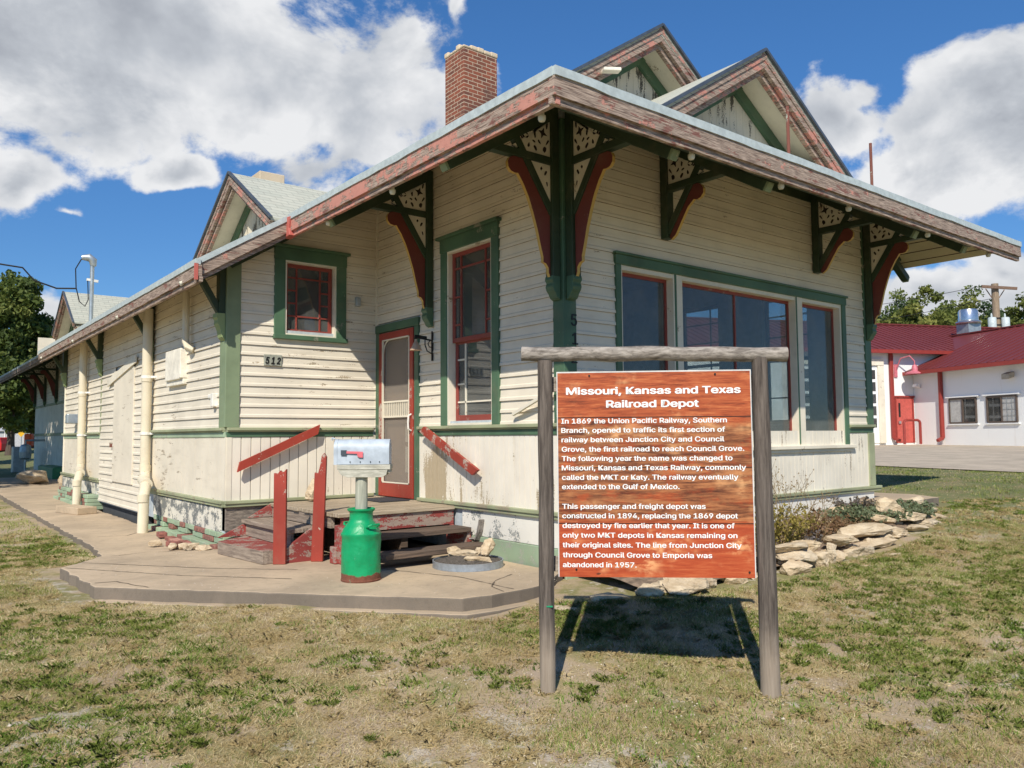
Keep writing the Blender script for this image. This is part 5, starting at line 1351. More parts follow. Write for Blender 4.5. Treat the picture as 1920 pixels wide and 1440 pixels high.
mb.beam(fp(4.9, -14.4, wr+.02), fp(4.9, 3.2, wr+.02), .3, .07)
mb.build('roof', M['mroof'], fs_)
mb = MB(); mb.beam(fp(-22.4, -.42, ez-.11), fp(1.9, -.42, ez-.11), .14, .16); mb.beam(fp(-.52, -14.4, wz-.11), fp(-.52, .0, wz-.11), .14, .16); mb.build('gutter', M['mred'], fs_)
def dspout(p0, p1, p2, nm='downspout'):
    mb = MB(); mb.beam(p0, p1, .17, .13, E2); mb.beam(p1, p2, .15, .13, (0, 0, 1)); return mb.build(nm, M['mred'], fs_, bevel=.02)
dspout(fp(-1.28, -.10, 5.3), fp(-1.28, -.10, ZG+.22), fp(-1.20, -.42, ZG+.10))
dspout(fp(-.10, -1.75, 4.3), fp(-.10, -1.75, ZG+.22), fp(-.42, -1.80, ZG+.10))
# entrance door
mb = MB(); mb.prism([fp(-1.02, -.03, ZG), fp(-.14, -.03, ZG), fp(-.14, -.03, ZG+2.1), fp(-1.02, -.03, ZG+2.1)], E2*.05); mb.build('wall', M['mwall'], fs_) if 0 else None
fd = mb.build('door', M['fdoor'], fs_)
mb = MB(); mb.beam(fp(-1.06, -.04, ZG+1.05), fp(-1.06, -.04, ZG+2.16), .07, .05, E2); mb.beam(fp(-1.06, -.04, ZG), fp(-1.06, -.04, ZG+1.05), .07, .05, E2); mb.beam(fp(-.10, -.04, ZG), fp(-.10, -.04, ZG+2.16), .07, .05, E2); mb.beam(fp(-1.15, -.05, ZG+2.15), fp(-.02, -.05, ZG+2.15), .07, .08); mb.build('frame', M['mred'], fd)
mb = MB(); mb.prism([fp(-.90, -.04, ZG+1.2), fp(-.80, -.04, ZG+1.2), fp(-.80, -.04, ZG+1.85), fp(-.90, -.04, ZG+1.85)], E2*.01); mb.build('pane', M['black'], fd)
mb = MB(); mb.beam(fp(-.95, -.07, ZG+.95), fp(-.83, -.07, ZG+.95), .06, .12); mb.build('handle', M['steel'], fd)
# garage door with glazed rows
gz = ZG; g0, g1 = -6.2, -2.0
mb = MB(); mb.prism([fp(g0, -.035, gz), fp(g1, -.035, gz), fp(g1, -.035, gz+3.6), fp(g0, -.035, gz+3.6)], E2*.03)
gd = mb.build('garage_door', M['mwall'], fs_)
mb = MB(); mb.beam(fp(g1+.15, -.04, gz), fp(g1+.15, -.04, gz+3.9), .32, .14, E2); mb.beam(fp(g0, -.05, gz+3.75), fp(g1+.3, -.05, gz+3.75), .16, .3); mb.build('frame', M['cream'], gd)
for r_ in range(5):
    z0 = gz+.72+r_*.56
    for c_ in range(5):
        a0 = g1-.1-.82*(c_+1)+.06; mb = MB(); mb.prism([fp(a0, -.05, z0), fp(a0+.74, -.05, z0), fp(a0+.74, -.05, z0+.42), fp(a0, -.05, z0+.42)], E2*.02); mb.build('pane', M['dglass'], gd)
# wing windows
for b0, b1, br in ((-3.58, -2.15, 0), (-5.58, -4.15, 1)):
    z0, z1 = 1.97, 3.02; mb = MB()
    for p0, p1, w_ in ((fp(-.02, b0, z0), fp(-.02, b1, z0), .06), (fp(-.02, b0, z1), fp(-.02, b1, z1), .07)): mb.beam(p0, p1, .09, w_)
    for b in (b0, b1, (b0+b1)/2): mb.beam(fp(-.02, b, z0), fp(-.02, b, z1), .09, .06, E2)
    wf = mb.build('window', simple('bronze_frame', (.10, .075, .06), .5), fs_)
    mb = MB(); mb.prism([fp(-.012, b0, z0), fp(-.012, b1, z0), fp(-.012, b1, z1), fp(-.012, b0, z1)], E1*.008); mb.build('pane', M['dglass'], wf)
    mb = MB(); mb.beam(fp(-.03, b0-.12, z0-.07), fp(-.03, b1+.12, z0-.07), .10, .05); mb.beam(fp(-.05, b0-.18, z1+.08), fp(-.05, b1+.18, z1+.08), .10, .05); mb.build('sill', M['mwall'], wf)
    mb = MB()
    if br:
        for k in range(1, 4): mb.beam(fp(-.035, b0, z0+(z1-z0)*k/4), fp(-.035, b0+.68, z0+(z1-z0)*k/4), .01, .014)
        for k in range(1, 3): mb.beam(fp(-.035, b0+.68*k/3, z0), fp(-.035, b0+.68*k/3, z1), .01, .014, E2)
        mb.build('muntin', M['galv'], wf)
    mb = MB(); h_ = (b0+b1)/2; c0_, c1_ = (h_+.02, b1-.02) if not br else (b0+.02, h_-.02); mb.prism([fp(-.02, c0_, z0+.03), fp(-.02, c1_, z0+.03), fp(-.02, c1_, z1-.03), fp(-.02, c0_, z1-.03)], E1*.004); mb.build('blind', simple('pale_window_blind', (.42, .42, .40), .7), wf)
# gooseneck lamp
gl = empty('wall_lamp', fp(-.62, 0, 4.3), 'pinkish red gooseneck barn lamp on the white wall above the red door', 'wall lamp')
mb = MB(); q = [fp(-.95, -.05, 4.5), fp(-.92, -.3, 5.0), fp(-.72, -.65, 5.1), fp(-.55, -.75, 4.85), fp(-.55, -.75, 4.62)]
mb.tube(q, .03, 8); mb.beam(fp(-.98, -.03, 4.15), fp(-.98, -.03, 4.75), .16, .06, E2); mb.build('lamp_arm', simple('pink_lamp_metal', (.55, .16, .19), .45), gl, smooth=False)
mb = MB(); c_ = fp(-.55, -.75, 4.25); mb._lathe((c_.x, c_.y, c_.z), [(.42, 0), (.42, .03), (.30, .10), (.14, .16), (.12, .34), (.08, .42)], 20, 0); mb.build('lamp_shade', bpy.data.materials['pink_lamp_metal'], gl, smooth=True)
fl = MB(); fl.prism([fp(-.04, -5.2, 4.0), fp(-.04, -5.55, 4.0), fp(-.34, -5.55, 3.9), fp(-.34, -5.2, 3.9)], (0, 0, -.22)); o = fl.build('floodlight', simple('tan_floodlight', (.40, .35, .26), .5), bevel=.02); tag(o, 'tan floodlight under the wing eave above the right hand window', 'floodlight')
fl = MB(); fl.tube([fp(-.02, -.45, 3.65), fp(-.22, -.45, 3.72)], .05, 8); fl.obox(fp(-.25, -.45, 3.74), E1*.10, E2*.12, (0, 0, .07)); o = fl.build('security_camera', M['mwall'], bevel=.02); tag(o, 'small white camera on the shaded wall by the inner corner', 'camera')
# red pipe guard in front of the door
mb = MB(); z_ = ZG-.05; mb.tube([fp(-1.73, -1.3, z_)]+[fp(-1.73, -1.3, z_+.95), fp(-1.69, -1.3, z_+1.04), fp(-1.60, -1.3, z_+1.08)]+[fp(-1.0, -1.3, z_+1.08), fp(-.91, -1.3, z_+1.04), fp(-.87, -1.3, z_+.95), fp(-.87, -1.3, z_)], .06, 10); o = mb.build('pipe_guard', M['mred'], smooth=True); tag(o, 'bent red pipe guard standing in front of the red door', 'pipe guard')
# roof fans
def fan(a, b, z, s_, label):
    e = empty('roof_fan', fp(a, b, z), label, 'roof fan')
    mb = MB(); q = fp(a, b, z); mb.obox(q+Vector((0, 0, .2*s_)), E1*.42*s_, E2*.42*s_, (0, 0, .4*s_)); mb.build('fan_base', M['galv'], e)
    mb = MB(); mb._lathe((q.x, q.y, q.z+.6*s_), [(.58, 0), (.60, .06), (.56, .12), (.46, .16), (.46, .62), (.40, .74), (.1, .78)], 24, 0); mb.build('fan_hood', M['steel'], e, smooth=True)
fan(5.2, 1.9, 6.55, .92, 'shiny steel exhaust fan on the red roof behind the valley'); fan(5.3, -4.2, 6.4, .8, 'grey roof fan at the right edge on the nearer red roof')

# ------------------------------------------------------------------ utility pole and wires
def cw(u, v, depth):                                # a point seen along (u, v) at a given depth
    return CAM+(fwd+r2*((u-960)/1479)-u2*((v-720)/1479))*depth
pb = cw(1873, 700, 58); zt = cw(1873, 530, 58).z
upole = empty('utility_pole', (pb.x, pb.y, 1.1), 'wooden utility pole with crossarm and grey transformers behind the red roof', 'utility pole')
mb = MB(); mb.tube([(pb.x, pb.y, 1.0), (pb.x, pb.y, zt)], [.30, .24], 12); mb.build('pole', wood_mat('brown_pole_wood', (.16, .11, .07), (.42, .32, .22), 'z', 2), upole, smooth=True)
ca = cw(1840, 537, 58.3); cb = cw(1907, 541, 57.7)
mb = MB(); mb.beam(ca, cb, .14, .2); d_ = (cb-ca).normalized(); mid = Vector((pb.x, pb.y, (ca.z+cb.z)/2)); mb.beam(mid-d_*.62-Vector((0, 0, .05)), mid-Vector((0, 0, 1.1)), .05, .06); mb.beam(mid+d_*.62-Vector((0, 0, .05)), mid-Vector((0, 0, 1.1)), .05, .06); mb.build('crossarm', wood_mat('dark_arm_wood', (.10, .06, .04), (.25, .16, .11), 'xy', 3), upole)
for u in (1861, 1886):
    q = cw(u, 617, 58); mb = MB(); mb._lathe((q.x, q.y, q.z), [(.22, 0), (.28, .03), (.28, .80), (.24, .86), (.10, .88)], 16, 0); mb._lathe((q.x-.08, q.y, q.z+.86), [(.06, 0), (.07, .12), (.04, .3)], 8, 0); mb.build('transformer', simple('pale_transformer_%d' % u, (.50, .56, .56), .5), upole, smooth=True)
q = cw(1873, 610, 58); mb = MB()
for dz in (0, .5): mb.tube([(pb.x, pb.y, q.z+dz), (pb.x, pb.y, q.z+dz+.08)], .31, 12)
mb.build('pole_band', M['black'], upole)
def sag(p0, p1, s_, n=16): return [p0.lerp(p1, k/n)-Vector((0, 0, 4*s_*(k/n)*(1-k/n))) for k in range(n+1)]
for k, (u, v, lb) in enumerate(((1842, 536, 'thin line running down left from the far end of the crossarm'), (1858, 560, 'thin line slung below the crossarm to the left'))):
    p0 = cw(u, v, 58.2); p1 = p0+Vector((-.2, .98, 0))*34+Vector((0, 0, 1.0-k)); mb = MB(); mb.tube(sag(p0, p1, 1.2), .02, 5); o = mb.build('power_line', M['black']); tag(o, lb, 'power line')
# service mast on the freight roof and its wire
mx_, my_ = -1.72, 13.1; zr_ = roofz(mx_)
mast = empty('service_mast', (mx_, my_, zr_-.1), 'galvanised pipe mast with hooded weatherhead rising from the freight roof', 'mast')
ztop = 5.36
mb = MB(); mb.tube([(mx_, my_, zr_-.12), (mx_, my_, ztop-.06)], .042, 12); mb.build('pipe', M['galv'], mast, smooth=True)
mb = MB(); mb.tube([(mx_+.02, my_, ztop-.12), (mx_+.01, my_, ztop+.0), (mx_-.06, my_+.02, ztop+.06), (mx_-.20, my_+.05, ztop+.05)], [.06, .085, .085, .05], 12); mb.build('weatherhead', M['galv'], mast, smooth=True)
mb = MB(); mb.beam((mx_-.10, my_, ztop-.42), (mx_+.12, my_, ztop-.44), .05, .05); mb.build('wire_clamp', M['pvc_white'], mast)
mb = MB(); mb.tube([(mx_-.20, my_+.05, ztop+.02), (mx_-.30, my_+.1, ztop-.2), (mx_-.28, my_+.1, ztop-.6), (mx_-.22, my_+.05, ztop-.9), (mx_-.12, my_, ztop-1.0), (mx_-.06, my_, ztop-.85), (mx_-.08, my_, ztop-.44)], .012, 6)
p0 = Vector((mx_-.28, my_+.1, ztop-.62)); mb.tube([p0, p0+Vector((-.35, .1, -.02)), p0+Vector((-.75, .2, .12)), p0+Vector((-.95, .3, .38)), p0+Vector((-1.3, .4, .42)), p0+Vector((-3.5, 1.0, .75)), p0+Vector((-12, 3.5, 2.3))], .018, 6)
o = mb.build('service_wire', M['black']); tag(o, 'black service cable running left from the pipe mast across the sky', 'cable')
for x, y, h_, lb in ((2.07, -1.15, .52, 'short rusty vent pipe standing before the front gable'), (3.76, -1.15, .52, 'rusty vent pipe standing alone on the right part of the front eave')):
    zb = ZE+S_*(y-YE); mb = MB(); mb.tube([(x, y, zb-.04), (x, y, zb+h_)], .017, 8); e = mb.build('vent_pipe', M['rust'], smooth=True); tag(e, lb, 'pipe')
ml = MB(); ml.obox((1.78, 1.05, 6.02), (.09, -.06, 0), (.02, .05, 0), (0, 0, .022)); o = ml.build('eave_lamp', M['box_cream'], bevel=.01); tag(o, 'small pale lamp head before the rear gable wall on the roof', 'lamp')

# ------------------------------------------------------------------ trees
def leaf_mat(name, c0, c1, c2):
    mt, T = mat(name); p = opos(T); at = T.n('ShaderNodeAttribute', attribute_name='tint'); k = at.outputs['Fac']
    base = T.mix(T.step(k, 0, .55), c0, c1); base = T.mix(T.step(k, .6, 1), base, c2)
    d = T.n('ShaderNodeBsdfPrincipled', {'Base Color': base, 'Roughness': .6, 'Specular IOR Level': .25})
    tr = T.n('ShaderNodeBsdfTranslucent', {'Color': T.mix(.25, base, (.25, .30, .04))})
    mx_ = T.n('ShaderNodeMixShader', {0: .28, 1: d.outputs[0], 2: tr.outputs[0]}); T.n('ShaderNodeOutputMaterial', {0: mx_.outputs[0]}); return mt
M['leaf_a'] = leaf_mat('oak_leaves', (.045, .070, .018), (.11, .15, .035), (.24, .26, .07))
M['leaf_b'] = leaf_mat('autumn_green_leaves', (.075, .10, .022), (.18, .20, .045), (.34, .33, .09))
M['leaf_c'] = leaf_mat('blue_green_leaves', (.035, .065, .028), (.075, .115, .045), (.15, .19, .08))
M['bark'] = wood_mat('bark', (.05, .038, .028), (.16, .12, .09), 'z', 2)
def mesh_np(name, V, F, m_, tint=None, parent=None, origin=(0, 0, 0)):
    me = bpy.data.meshes.new(name); nv, nf = len(V), len(F); k = F.shape[1]
    me.vertices.add(nv); me.vertices.foreach_set('co', (V-np.array(origin)).astype(np.float32).ravel())
    me.loops.add(nf*k); me.loops.foreach_set('vertex_index', F.astype(np.int32).ravel())
    me.polygons.add(nf); me.polygons.foreach_set('loop_start', np.arange(0, nf*k, k, dtype=np.int32))
    if tint is not None:
        a = me.attributes.new('tint', 'FLOAT', 'POINT'); a.data.foreach_set('value', tint.astype(np.float32))
    me.update(); me.validate(); me.materials.append(m_)
    o = bpy.data.objects.new(name, me); col.objects.link(o); o.location = origin
    return o
def leaves(centers, radii, per, size, seed, flat=.75, tint_c=None):
    g = np.random.default_rng(seed); n = len(centers)
    C = np.repeat(centers, per, 0); Rr = np.repeat(radii, per)[:, None]
    d = g.normal(size=(n*per, 3)); d /= np.linalg.norm(d, axis=1, keepdims=True); r_ = g.random((n*per, 1))**.45
    P = C+d*r_*Rr*np.array([1, 1, flat])
    a = g.normal(size=P.shape); a /= np.linalg.norm(a, axis=1, keepdims=True); b = np.cross(a, g.normal(size=P.shape)); b /= np.linalg.norm(b, axis=1, keepdims=True)
    s_ = (size*g.uniform(.6, 1.35, (len(P), 1)))
    V = np.stack([P-a*s_, P+b*s_*.55, P+a*s_, P-b*s_*.55], 1).reshape(-1, 3)
    F = np.arange(len(V)).reshape(-1, 4)
    tc = np.repeat(tint_c if tint_c is not None else g.random(n), per)*.65+g.random(n*per)*.35
    return V, F, np.repeat(tc, 4)
def tree(x, y, zb, H_, rad, tr_, seed, leafm, label, group=None, per=60, nc=110, ls=.22, crown_lo=.25, name='tree', squash=1.0):
    g = np.random.default_rng(seed); t = empty(name, (x, y, zb), label, 'tree', group)
    mb = MB(); top = H_*.72; pts = []; rs = []
    for k in range(9):
        f = k/8; pts.append((x+.03*H_*noise.noise((f*2, seed, 1)), y+.03*H_*noise.noise((f*2, seed, 5)), zb-.1+top*f)); rs.append(tr_*(1-.75*f)*(1.35 if k == 0 else 1))
    mb.tube(pts, rs, 10)
    tips = []
    for k in range(9):
        f = g.uniform(.35, .85); q = Vector(pts[int(f*8)]); an = g.uniform(0, 6.28); L = rad*g.uniform(.5, .9)
        e = q+Vector((math.cos(an)*L, math.sin(an)*L, L*g.uniform(.3, .8))); m1 = q.lerp(e, .5)+Vector((0, 0, -.06*L))
        mb.tube([q, m1, e], [tr_*.35*(1-f*.5), tr_*.2, tr_*.07], 6); tips.append(e)
    mb.build('trunk', M['bark'], t, smooth=True)
    lo = zb+H_*crown_lo; cz = (lo+zb+H_)/2; hz = (zb+H_-lo)/2
    d = g.normal(size=(nc, 3)); d /= np.linalg.norm(d, axis=1, keepdims=True); r_ = g.uniform(.35, 1.0, (nc, 1))**.6
    lob = 1+.22*np.sin(d[:, :1]*4.1+seed)+.18*np.sin(d[:, 1:2]*5.3+seed*2)+.15*np.cos(d[:, 2:]*4.7+seed)
    C = np.array([x, y, cz])+d*r_*lob*np.array([rad, rad*squash, hz])*.86
    rr_ = g.uniform(.13, .27, nc)*rad
    V, F, tn = leaves(C, rr_, per, ls, seed)
    o = mesh_np('crown', V, F, leafm, tn, origin=(x, y, zb)); adopt(o, t)
    return t
tl = [(1640, 78, 13.6, 4.2, 'leaf_b', 'yellow green bushy tree just right of the depot corner'), (1690, 80, 14.2, 4.6, 'leaf_a', 'dark green tree behind the main red roof ridge'),
      (1722, 70, 12.8, 3.8, 'leaf_b', 'yellow green tree left of the middle behind the red roof'), (1762, 80, 14.6, 5.0, 'leaf_b', 'tall loose tree in the middle of the row behind the roofs'),
      (1812, 72, 12.2, 4.2, 'leaf_b', 'lower yellowish tree behind the shiny roof fan'), (1845, 86, 16.2, 5.2, 'leaf_c', 'tall blue green tree left of the utility pole'),
      (1905, 82, 15.6, 5.0, 'leaf_c', 'blue green tree right of the utility pole'), (1935, 70, 13.0, 4.5, 'leaf_b', 'yellow green tree at the right edge of the view'),
      (1785, 88, 16.0, 5.4, 'leaf_a', 'broad dark green tree far back between the ridge and the roof fan'), (1662, 90, 15.4, 5.2, 'leaf_c', 'blue green tree far back left above the main red roof'),
      (1600, 86, 13.5, 5, 'leaf_b', 'tree mostly hidden behind the depot corner')]
for k, (u, dp, h_, rd, lm, lb) in enumerate(tl):
    q = cw(u, 800, dp); tree(q.x, q.y, 1.09, h_-1.0, rd, .3, 50+k, M[lm], lb, 'trees behind the fire station', per=150, nc=140, ls=.19, crown_lo=.10)
q = cw(20, 800, 62); tree(q.x, q.y, .14, 14.0, 4.6, .30, 71, M['leaf_a'], 'big dark tree at the left edge standing beyond the depot', per=200, nc=200, ls=.20, crown_lo=.13)
q = cw(62, 800, 80); tree(q.x, q.y, .14, 11.0, 4.2, .28, 72, M['leaf_a'], 'dark tree filling the gap between the left tree and the depot end', per=150, nc=130, ls=.22, crown_lo=.14)
q = cw(-150, 800, 42); tree(q.x, q.y, .14, 9.0, 3.4, .25, 73, M['leaf_a'], 'nearer dark tree cut by the left edge of the view', per=110, nc=110, ls=.20, crown_lo=.12)
# a big shade tree beside the north wing, out of view; its shade falls on the north end
tree(-8.6, 19.0, .14, 12.5, 4.9, .35, 77, M['leaf_a'], 'broad shade tree beside the north end of the depot', per=120, nc=150, ls=.20, crown_lo=.30)
tree(-9.5, 27.0, .14, 13.0, 5.2, .35, 78, M['leaf_a'], 'second broad shade tree farther north beside the depot', per=120, nc=150, ls=.20, crown_lo=.30)

# ------------------------------------------------------------------ far left odds and ends
def far_box(u, v, dp, w, h_, d_, name, m_, label, cat, bev=.03):
    q = cw(u, v, dp); mb = MB(); rv = Vector((.785, -.619, 0)); fv_ = Vector((.619, .785, 0)); mb.obox(q+Vector((0, 0, h_/2)), rv*w/2, fv_*d_/2, (0, 0, h_/2)); o = mb.build(name, m_, bevel=bev); tag(o, label, cat); return q
q = cw(2, 833, 75); van = empty('parked_truck', (q.x, q.y, .14), 'small red truck with white stripes far off at the left edge', 'truck')
rv = Vector((.785, -.619, 0)); fv_ = Vector((.619, .785, 0)); z_ = Vector((0, 0, 1)); zb = .14
q.z = zb
mb = MB(); mb.prism([q+rv*a+z_*b-fv_*.9 for a, b in ((-2.6, .35), (.6, .35), (.62, 1.0), (.45, 1.55), (-.1, 1.6), (-2.6, 1.6))], fv_*1.8); mb.build('truck_body', simple('bright_red_paint', (.55, .02, .02), .35), van, bevel=.05)
mb = MB()
for b in (.85, 1.1, 1.32): mb.beam(q+rv*(-2.4)+z_*b-fv_*.91, q+rv*.1+z_*b-fv_*.91, .02, .07)
mb.build('white_stripe', M['mwall'], van)
for a in (-1.9, .1):
    mb = MB(); mb.tube([q+rv*a+z_*.34-fv_*.95, q+rv*a+z_*.34+fv_*.95], .34, 14); mb.build('wheel', M['black'], van)
q = cw(40, 822, 70); q2 = Vector((q.x, q.y, .14)); sg = empty('warning_sign', q2, 'yellow diamond road sign far off left of the depot end', 'sign')
mb = MB(); mb.tube([q2, q2+z_*2.0], .04, 6); mb.build('post', M['galv'], sg)
mb = MB(); c_ = q2+z_*1.9-fv_*.05; mb.prism([c_+rv*.3, c_+z_*.3, c_-rv*.3, c_-z_*.3], fv_*.02); mb.build('diamond_plate', simple('yellow_sign_paint', (.75, .42, .02), .5), sg)
q = cw(10, 803, 80); mb = MB(); b_ = Vector((q.x, q.y, .14)); mb.tube([b_, b_+z_*2.4], .07, 8); mb.obox(b_+z_*2.4, rv*.3, fv_*.06, z_*.09); o = mb.build('lamp_post', M['mwall']); tag(o, 'pale post with a crosspiece far off behind the left tree', 'post')
far_box(54, 838, 66, .6, 1.1, .5, 'orange_barrel', simple('orange_plastic', (.75, .09, .015), .5), 'small bright orange barrel far off beside the depot end', 'barrel', .1)
q = cw(32, 838, 95); mb = MB(); b_ = Vector((q.x, q.y, .1)); mb.obox(b_+z_*1.2, rv*7, fv_*3, z_*1.2); mb.prism([b_+rv*7.3+z_*2.4-fv_*3.3, b_-rv*7.3+z_*2.4-fv_*3.3, b_-rv*7.3+z_*3.5, b_+rv*7.3+z_*3.5], z_*.12); mb.prism([b_+rv*7.3+z_*2.4+fv_*3.3, b_-rv*7.3+z_*2.4+fv_*3.3, b_-rv*7.3+z_*3.5, b_+rv*7.3+z_*3.5], z_*.12)
o = mb.build('far_house', simple('far_pale_wall', (.42, .42, .43), .7)); tag(o, 'low pale house far off behind the yellow sign', 'house')
# distant road
mb = MB(); q = cw(20, 833, 88); mb.prism([q-rv*80-fv_*4+z_*0, q+rv*80-fv_*4, q+rv*80+fv_*4, q-rv*80+fv_*4], (0, 0, .01)); mb.v = [(x, y, .16) if k < 4 else (x, y, .17) for k, (x, y, z) in enumerate(mb.v)]
tag(mb.build('road', simple('grey_road', (.30, .29, .28), .9), origin=(q.x, q.y, .16)), kind='structure')
# meters and planter by the shaded north end
mt_ = empty('gas_meter', (-.75, 31.2, .2), 'grey gas meter and pipes by the shaded far end of the depot', 'gas meter')
mb = MB(); mb._lathe((-.7, 31.2, .75), [(.1, 0), (.2, .03), (.22, .3), (.18, .55), (.08, .6)], 16, 0); mb.box(-1.05, -.6, 31.9, 32.4, .2, 1.25); mb.build('meter_body', M['galv'], mt_, bevel=.03)
mb = MB(); mb.tube([(-.7, 31.2, .2), (-.7, 31.2, .8), (-.7, 31.2, 1.3), (-.7, 31.2, 1.5), (-.3, 31.0, 1.5), (-.05, 31, 1.5)], .04, 8); mb.build('meter_pipe', M['galv'], mt_)
mb = MB(); mb.box(-.85, -.35, 23.5, 26.6, .262, .62); mb.box(-.80, -.40, 23.55, 26.55, .62, .64); o = mb.build('planter_box', simple('green_plastic', (.02, .20, .09), .45), bevel=.02); tag(o, 'low green plastic planter against the shaded far wall', 'planter')
rock((-.95, 18.6, .25), (.7, 1.3, .38), .2, 61, label='large brown boulder on the walk just past the freight end', name='boulder')
rock((-1.75, 21.0, .25), (.8, 1.6, .42), .1, 62, label='long dark stone lying in the shade beyond the freight end', name='boulder')
rock((-2.75, 22.5, .12), (.8, .8, .40), .1, 63, label='shaded stone lying in the grass left of the walk', name='boulder')

# ------------------------------------------------------------------ flower bed along the front
bedm = simple('bed_soil', (.22, .16, .11), .95, bscale=14, bstr=.9, vary=.45)
def bed():
    cur = [(.02, -.98), (.4, -1.10), (1.5, -1.22), (2.6, -1.24), (4.2, -1.18), (5.0, -.92), (5.45, -.35)]
    V = []; F = []
    for (x, y) in cur:
        for k in range(7):
            f = k/6; yy = y+( -.03-y)*f; xx = x+(max(x, .02)-x)*f
            zz = H(x, y)+.05+f*.10+.025*noise.noise((xx*4, yy*4, 0)); V.append((xx, yy, zz))
    n = len(cur)
    for i in range(n-1):
        for k in range(6): F.append((i*7+k, (i+1)*7+k, (i+1)*7+k+1, i*7+k+1))
    mb = MB(); mb.add(V, F); o = mb.build('bed_soil', bedm, smooth=True, origin=(2.4, -.6, .3)); tag(o, kind='structure')
bed()
gname = 'limestone rocks of the front bed border'
big = [  # px, y, z offset, size, rot, seed, label
    (-.72, -.80, -.02, (.30, .2, .06), -.5, 101, 'flat pale limestone flag at the concrete corner below the sign board'),
    (-.50, -1.02, -.02, (.34, .2, .05), -.4, 102, 'flat thin limestone flag in the grass left under the sign board'),
    (-.28, -.84, -.01, (.42, .2, .09), -.5, 103, 'long flat limestone slab behind the left end of the bed border'),
    (.02, -1.00, .0, (.30, .22, .16), -.7, 104, 'blocky limestone rock left of the biggest rock under the sign board'),
    (.30, -1.16, .02, (.46, .24, .20), -.55, 105, 'biggest blocky limestone rock jutting forward under the sign board'),
    (.64, -1.00, .12, (.40, .24, .11), -.5, 106, 'limestone slab tilted on top right of the jutting rock'),
    (.66, -1.06, .0, (.26, .2, .14), -.4, 107, 'shaded limestone rock under the tilted slab of the bed border'),
    (.98, -1.14, .0, (.28, .22, .20), -.6, 108, 'square limestone rock under the right end of the sign board'),
    (1.25, -1.16, .0, (.30, .2, .15), -.6, 109, 'limestone rock peeping out between the sign board and right post'),
    (1.78, -1.26, .10, (.50, .34, .13), -.6, 110, 'lower slab of the layered limestone stack just right of the right sign post'),
    (1.76, -1.22, .20, (.46, .32, .12), -.5, 210, 'upper slab of the layered limestone stack just right of the right sign post'),
    (1.98, -1.24, .17, (.34, .26, .14), -.8, 211, 'sloping limestone slab at the right of the layered stack by the sign post'),
    (1.62, -1.36, .0, (.34, .22, .16), -.4, 111, 'wedge shaped limestone rock under the layered stack'),
    (2.02, -1.38, .0, (.30, .2, .20), -.9, 112, 'leaning limestone rock at the right foot of the layered stack'),
    (2.26, -1.36, .0, (.10, .12, .26), .3, 113, 'thin upright limestone stake right of the layered stack'),
    (2.42, -1.30, .0, (.28, .2, .15), -.3, 114, 'rounded limestone rock between stake and long slabs'),
    (2.46, -1.56, -.02, (.28, .2, .06), -.5, 115, 'flat limestone flake lying in the dirt before the border'),
    (2.75, -1.20, .14, (.48, .30, .15), -.3, 116, 'pale humped limestone rock at the left end of the long upper slabs'),
    (3.35, -1.14, .16, (.85, .32, .15), -.25, 117, 'longest flat limestone slab on the upper course of the border'),
    (2.90, -1.30, .0, (.45, .25, .13), -.3, 118, 'limestone slab on the ground course under the humped rock'),
    (3.30, -1.26, .03, (.62, .26, .12), -.25, 119, 'limestone slab on the ground course under the longest slab'),
    (3.85, -1.18, .0, (.40, .25, .17), -.3, 120, 'limestone rock with a dark gap right of the longest slab'),
    (3.95, -1.02, .19, (.50, .28, .14), -.2, 121, 'limestone slab at the left of the topmost upright slab'),
    (4.42, -.90, .21, (.46, .16, .24), -.35, 122, 'upright limestone slab standing topmost amid the sage plant'),
    (4.50, -1.06, .12, (.62, .26, .14), -.3, 123, 'limestone slab under the upright slab'),
    (4.35, -1.22, .0, (.35, .25, .12), -.2, 124, 'small limestone block on the ground under the stacked slabs'),
    (4.80, -1.14, .0, (.40, .26, .12), -.1, 125, 'limestone block on the ground below the sage plant'),
    (5.30, -1.0, .0, (.36, .3, .10), .1, 126, 'flat limestone block right of the sage plant'),
    (5.42, -.72, .06, (.36, .3, .22), -.4, 127, 'tilted limestone rock at the right end of the bed border'),
    (5.62, -.82, .0, (.26, .22, .12), -.2, 128, 'small limestone rock at the far right tip of the bed border'),
    (3.15, -1.50, -.01, (.30, .2, .06), -.2, 129, 'half buried flat limestone in the dirt below the long slabs'),
    (2.72, -1.50, -.01, (.24, .16, .06), -.6, 130, 'small half buried limestone in the dirt below the humped rock'),
    (3.75, -.40, .10, (.40, .26, .13), 0, 131, 'tan limestone slab against the white wall behind the plants'),
    (4.15, -.42, .20, (.42, .26, .11), .1, 132, 'orange tan limestone slab topmost against the white wall'),
]
for (x, y, dz, sz, rt, sd_, lb) in big:
    rock((x, y, H(x, y)-.025+dz*.85), (sz[0]*.9, sz[1]*.9, sz[2]*.85), rt, sd_, label=lb, group=gname, tilt=(rng.uniform(-.08, .08), rng.uniform(-.08, .08)))
for k in range(14):                                       # small fill stones low between the big ones
    f = k/13; x = .2+5.0*f; y = -1.08-.16*math.sin(f*3.1)+rng.uniform(-.02, .05)+(.25*f if f > .8 else 0)
    rock((x, y, H(x, y)-.03), (rng.uniform(.16, .28), rng.uniform(.14, .22), rng.uniform(.09, .15)), rng.uniform(-1, .3), 160+k, label='small limestone rock wedged low in the front bed border', group='small fill rocks of the front bed border')

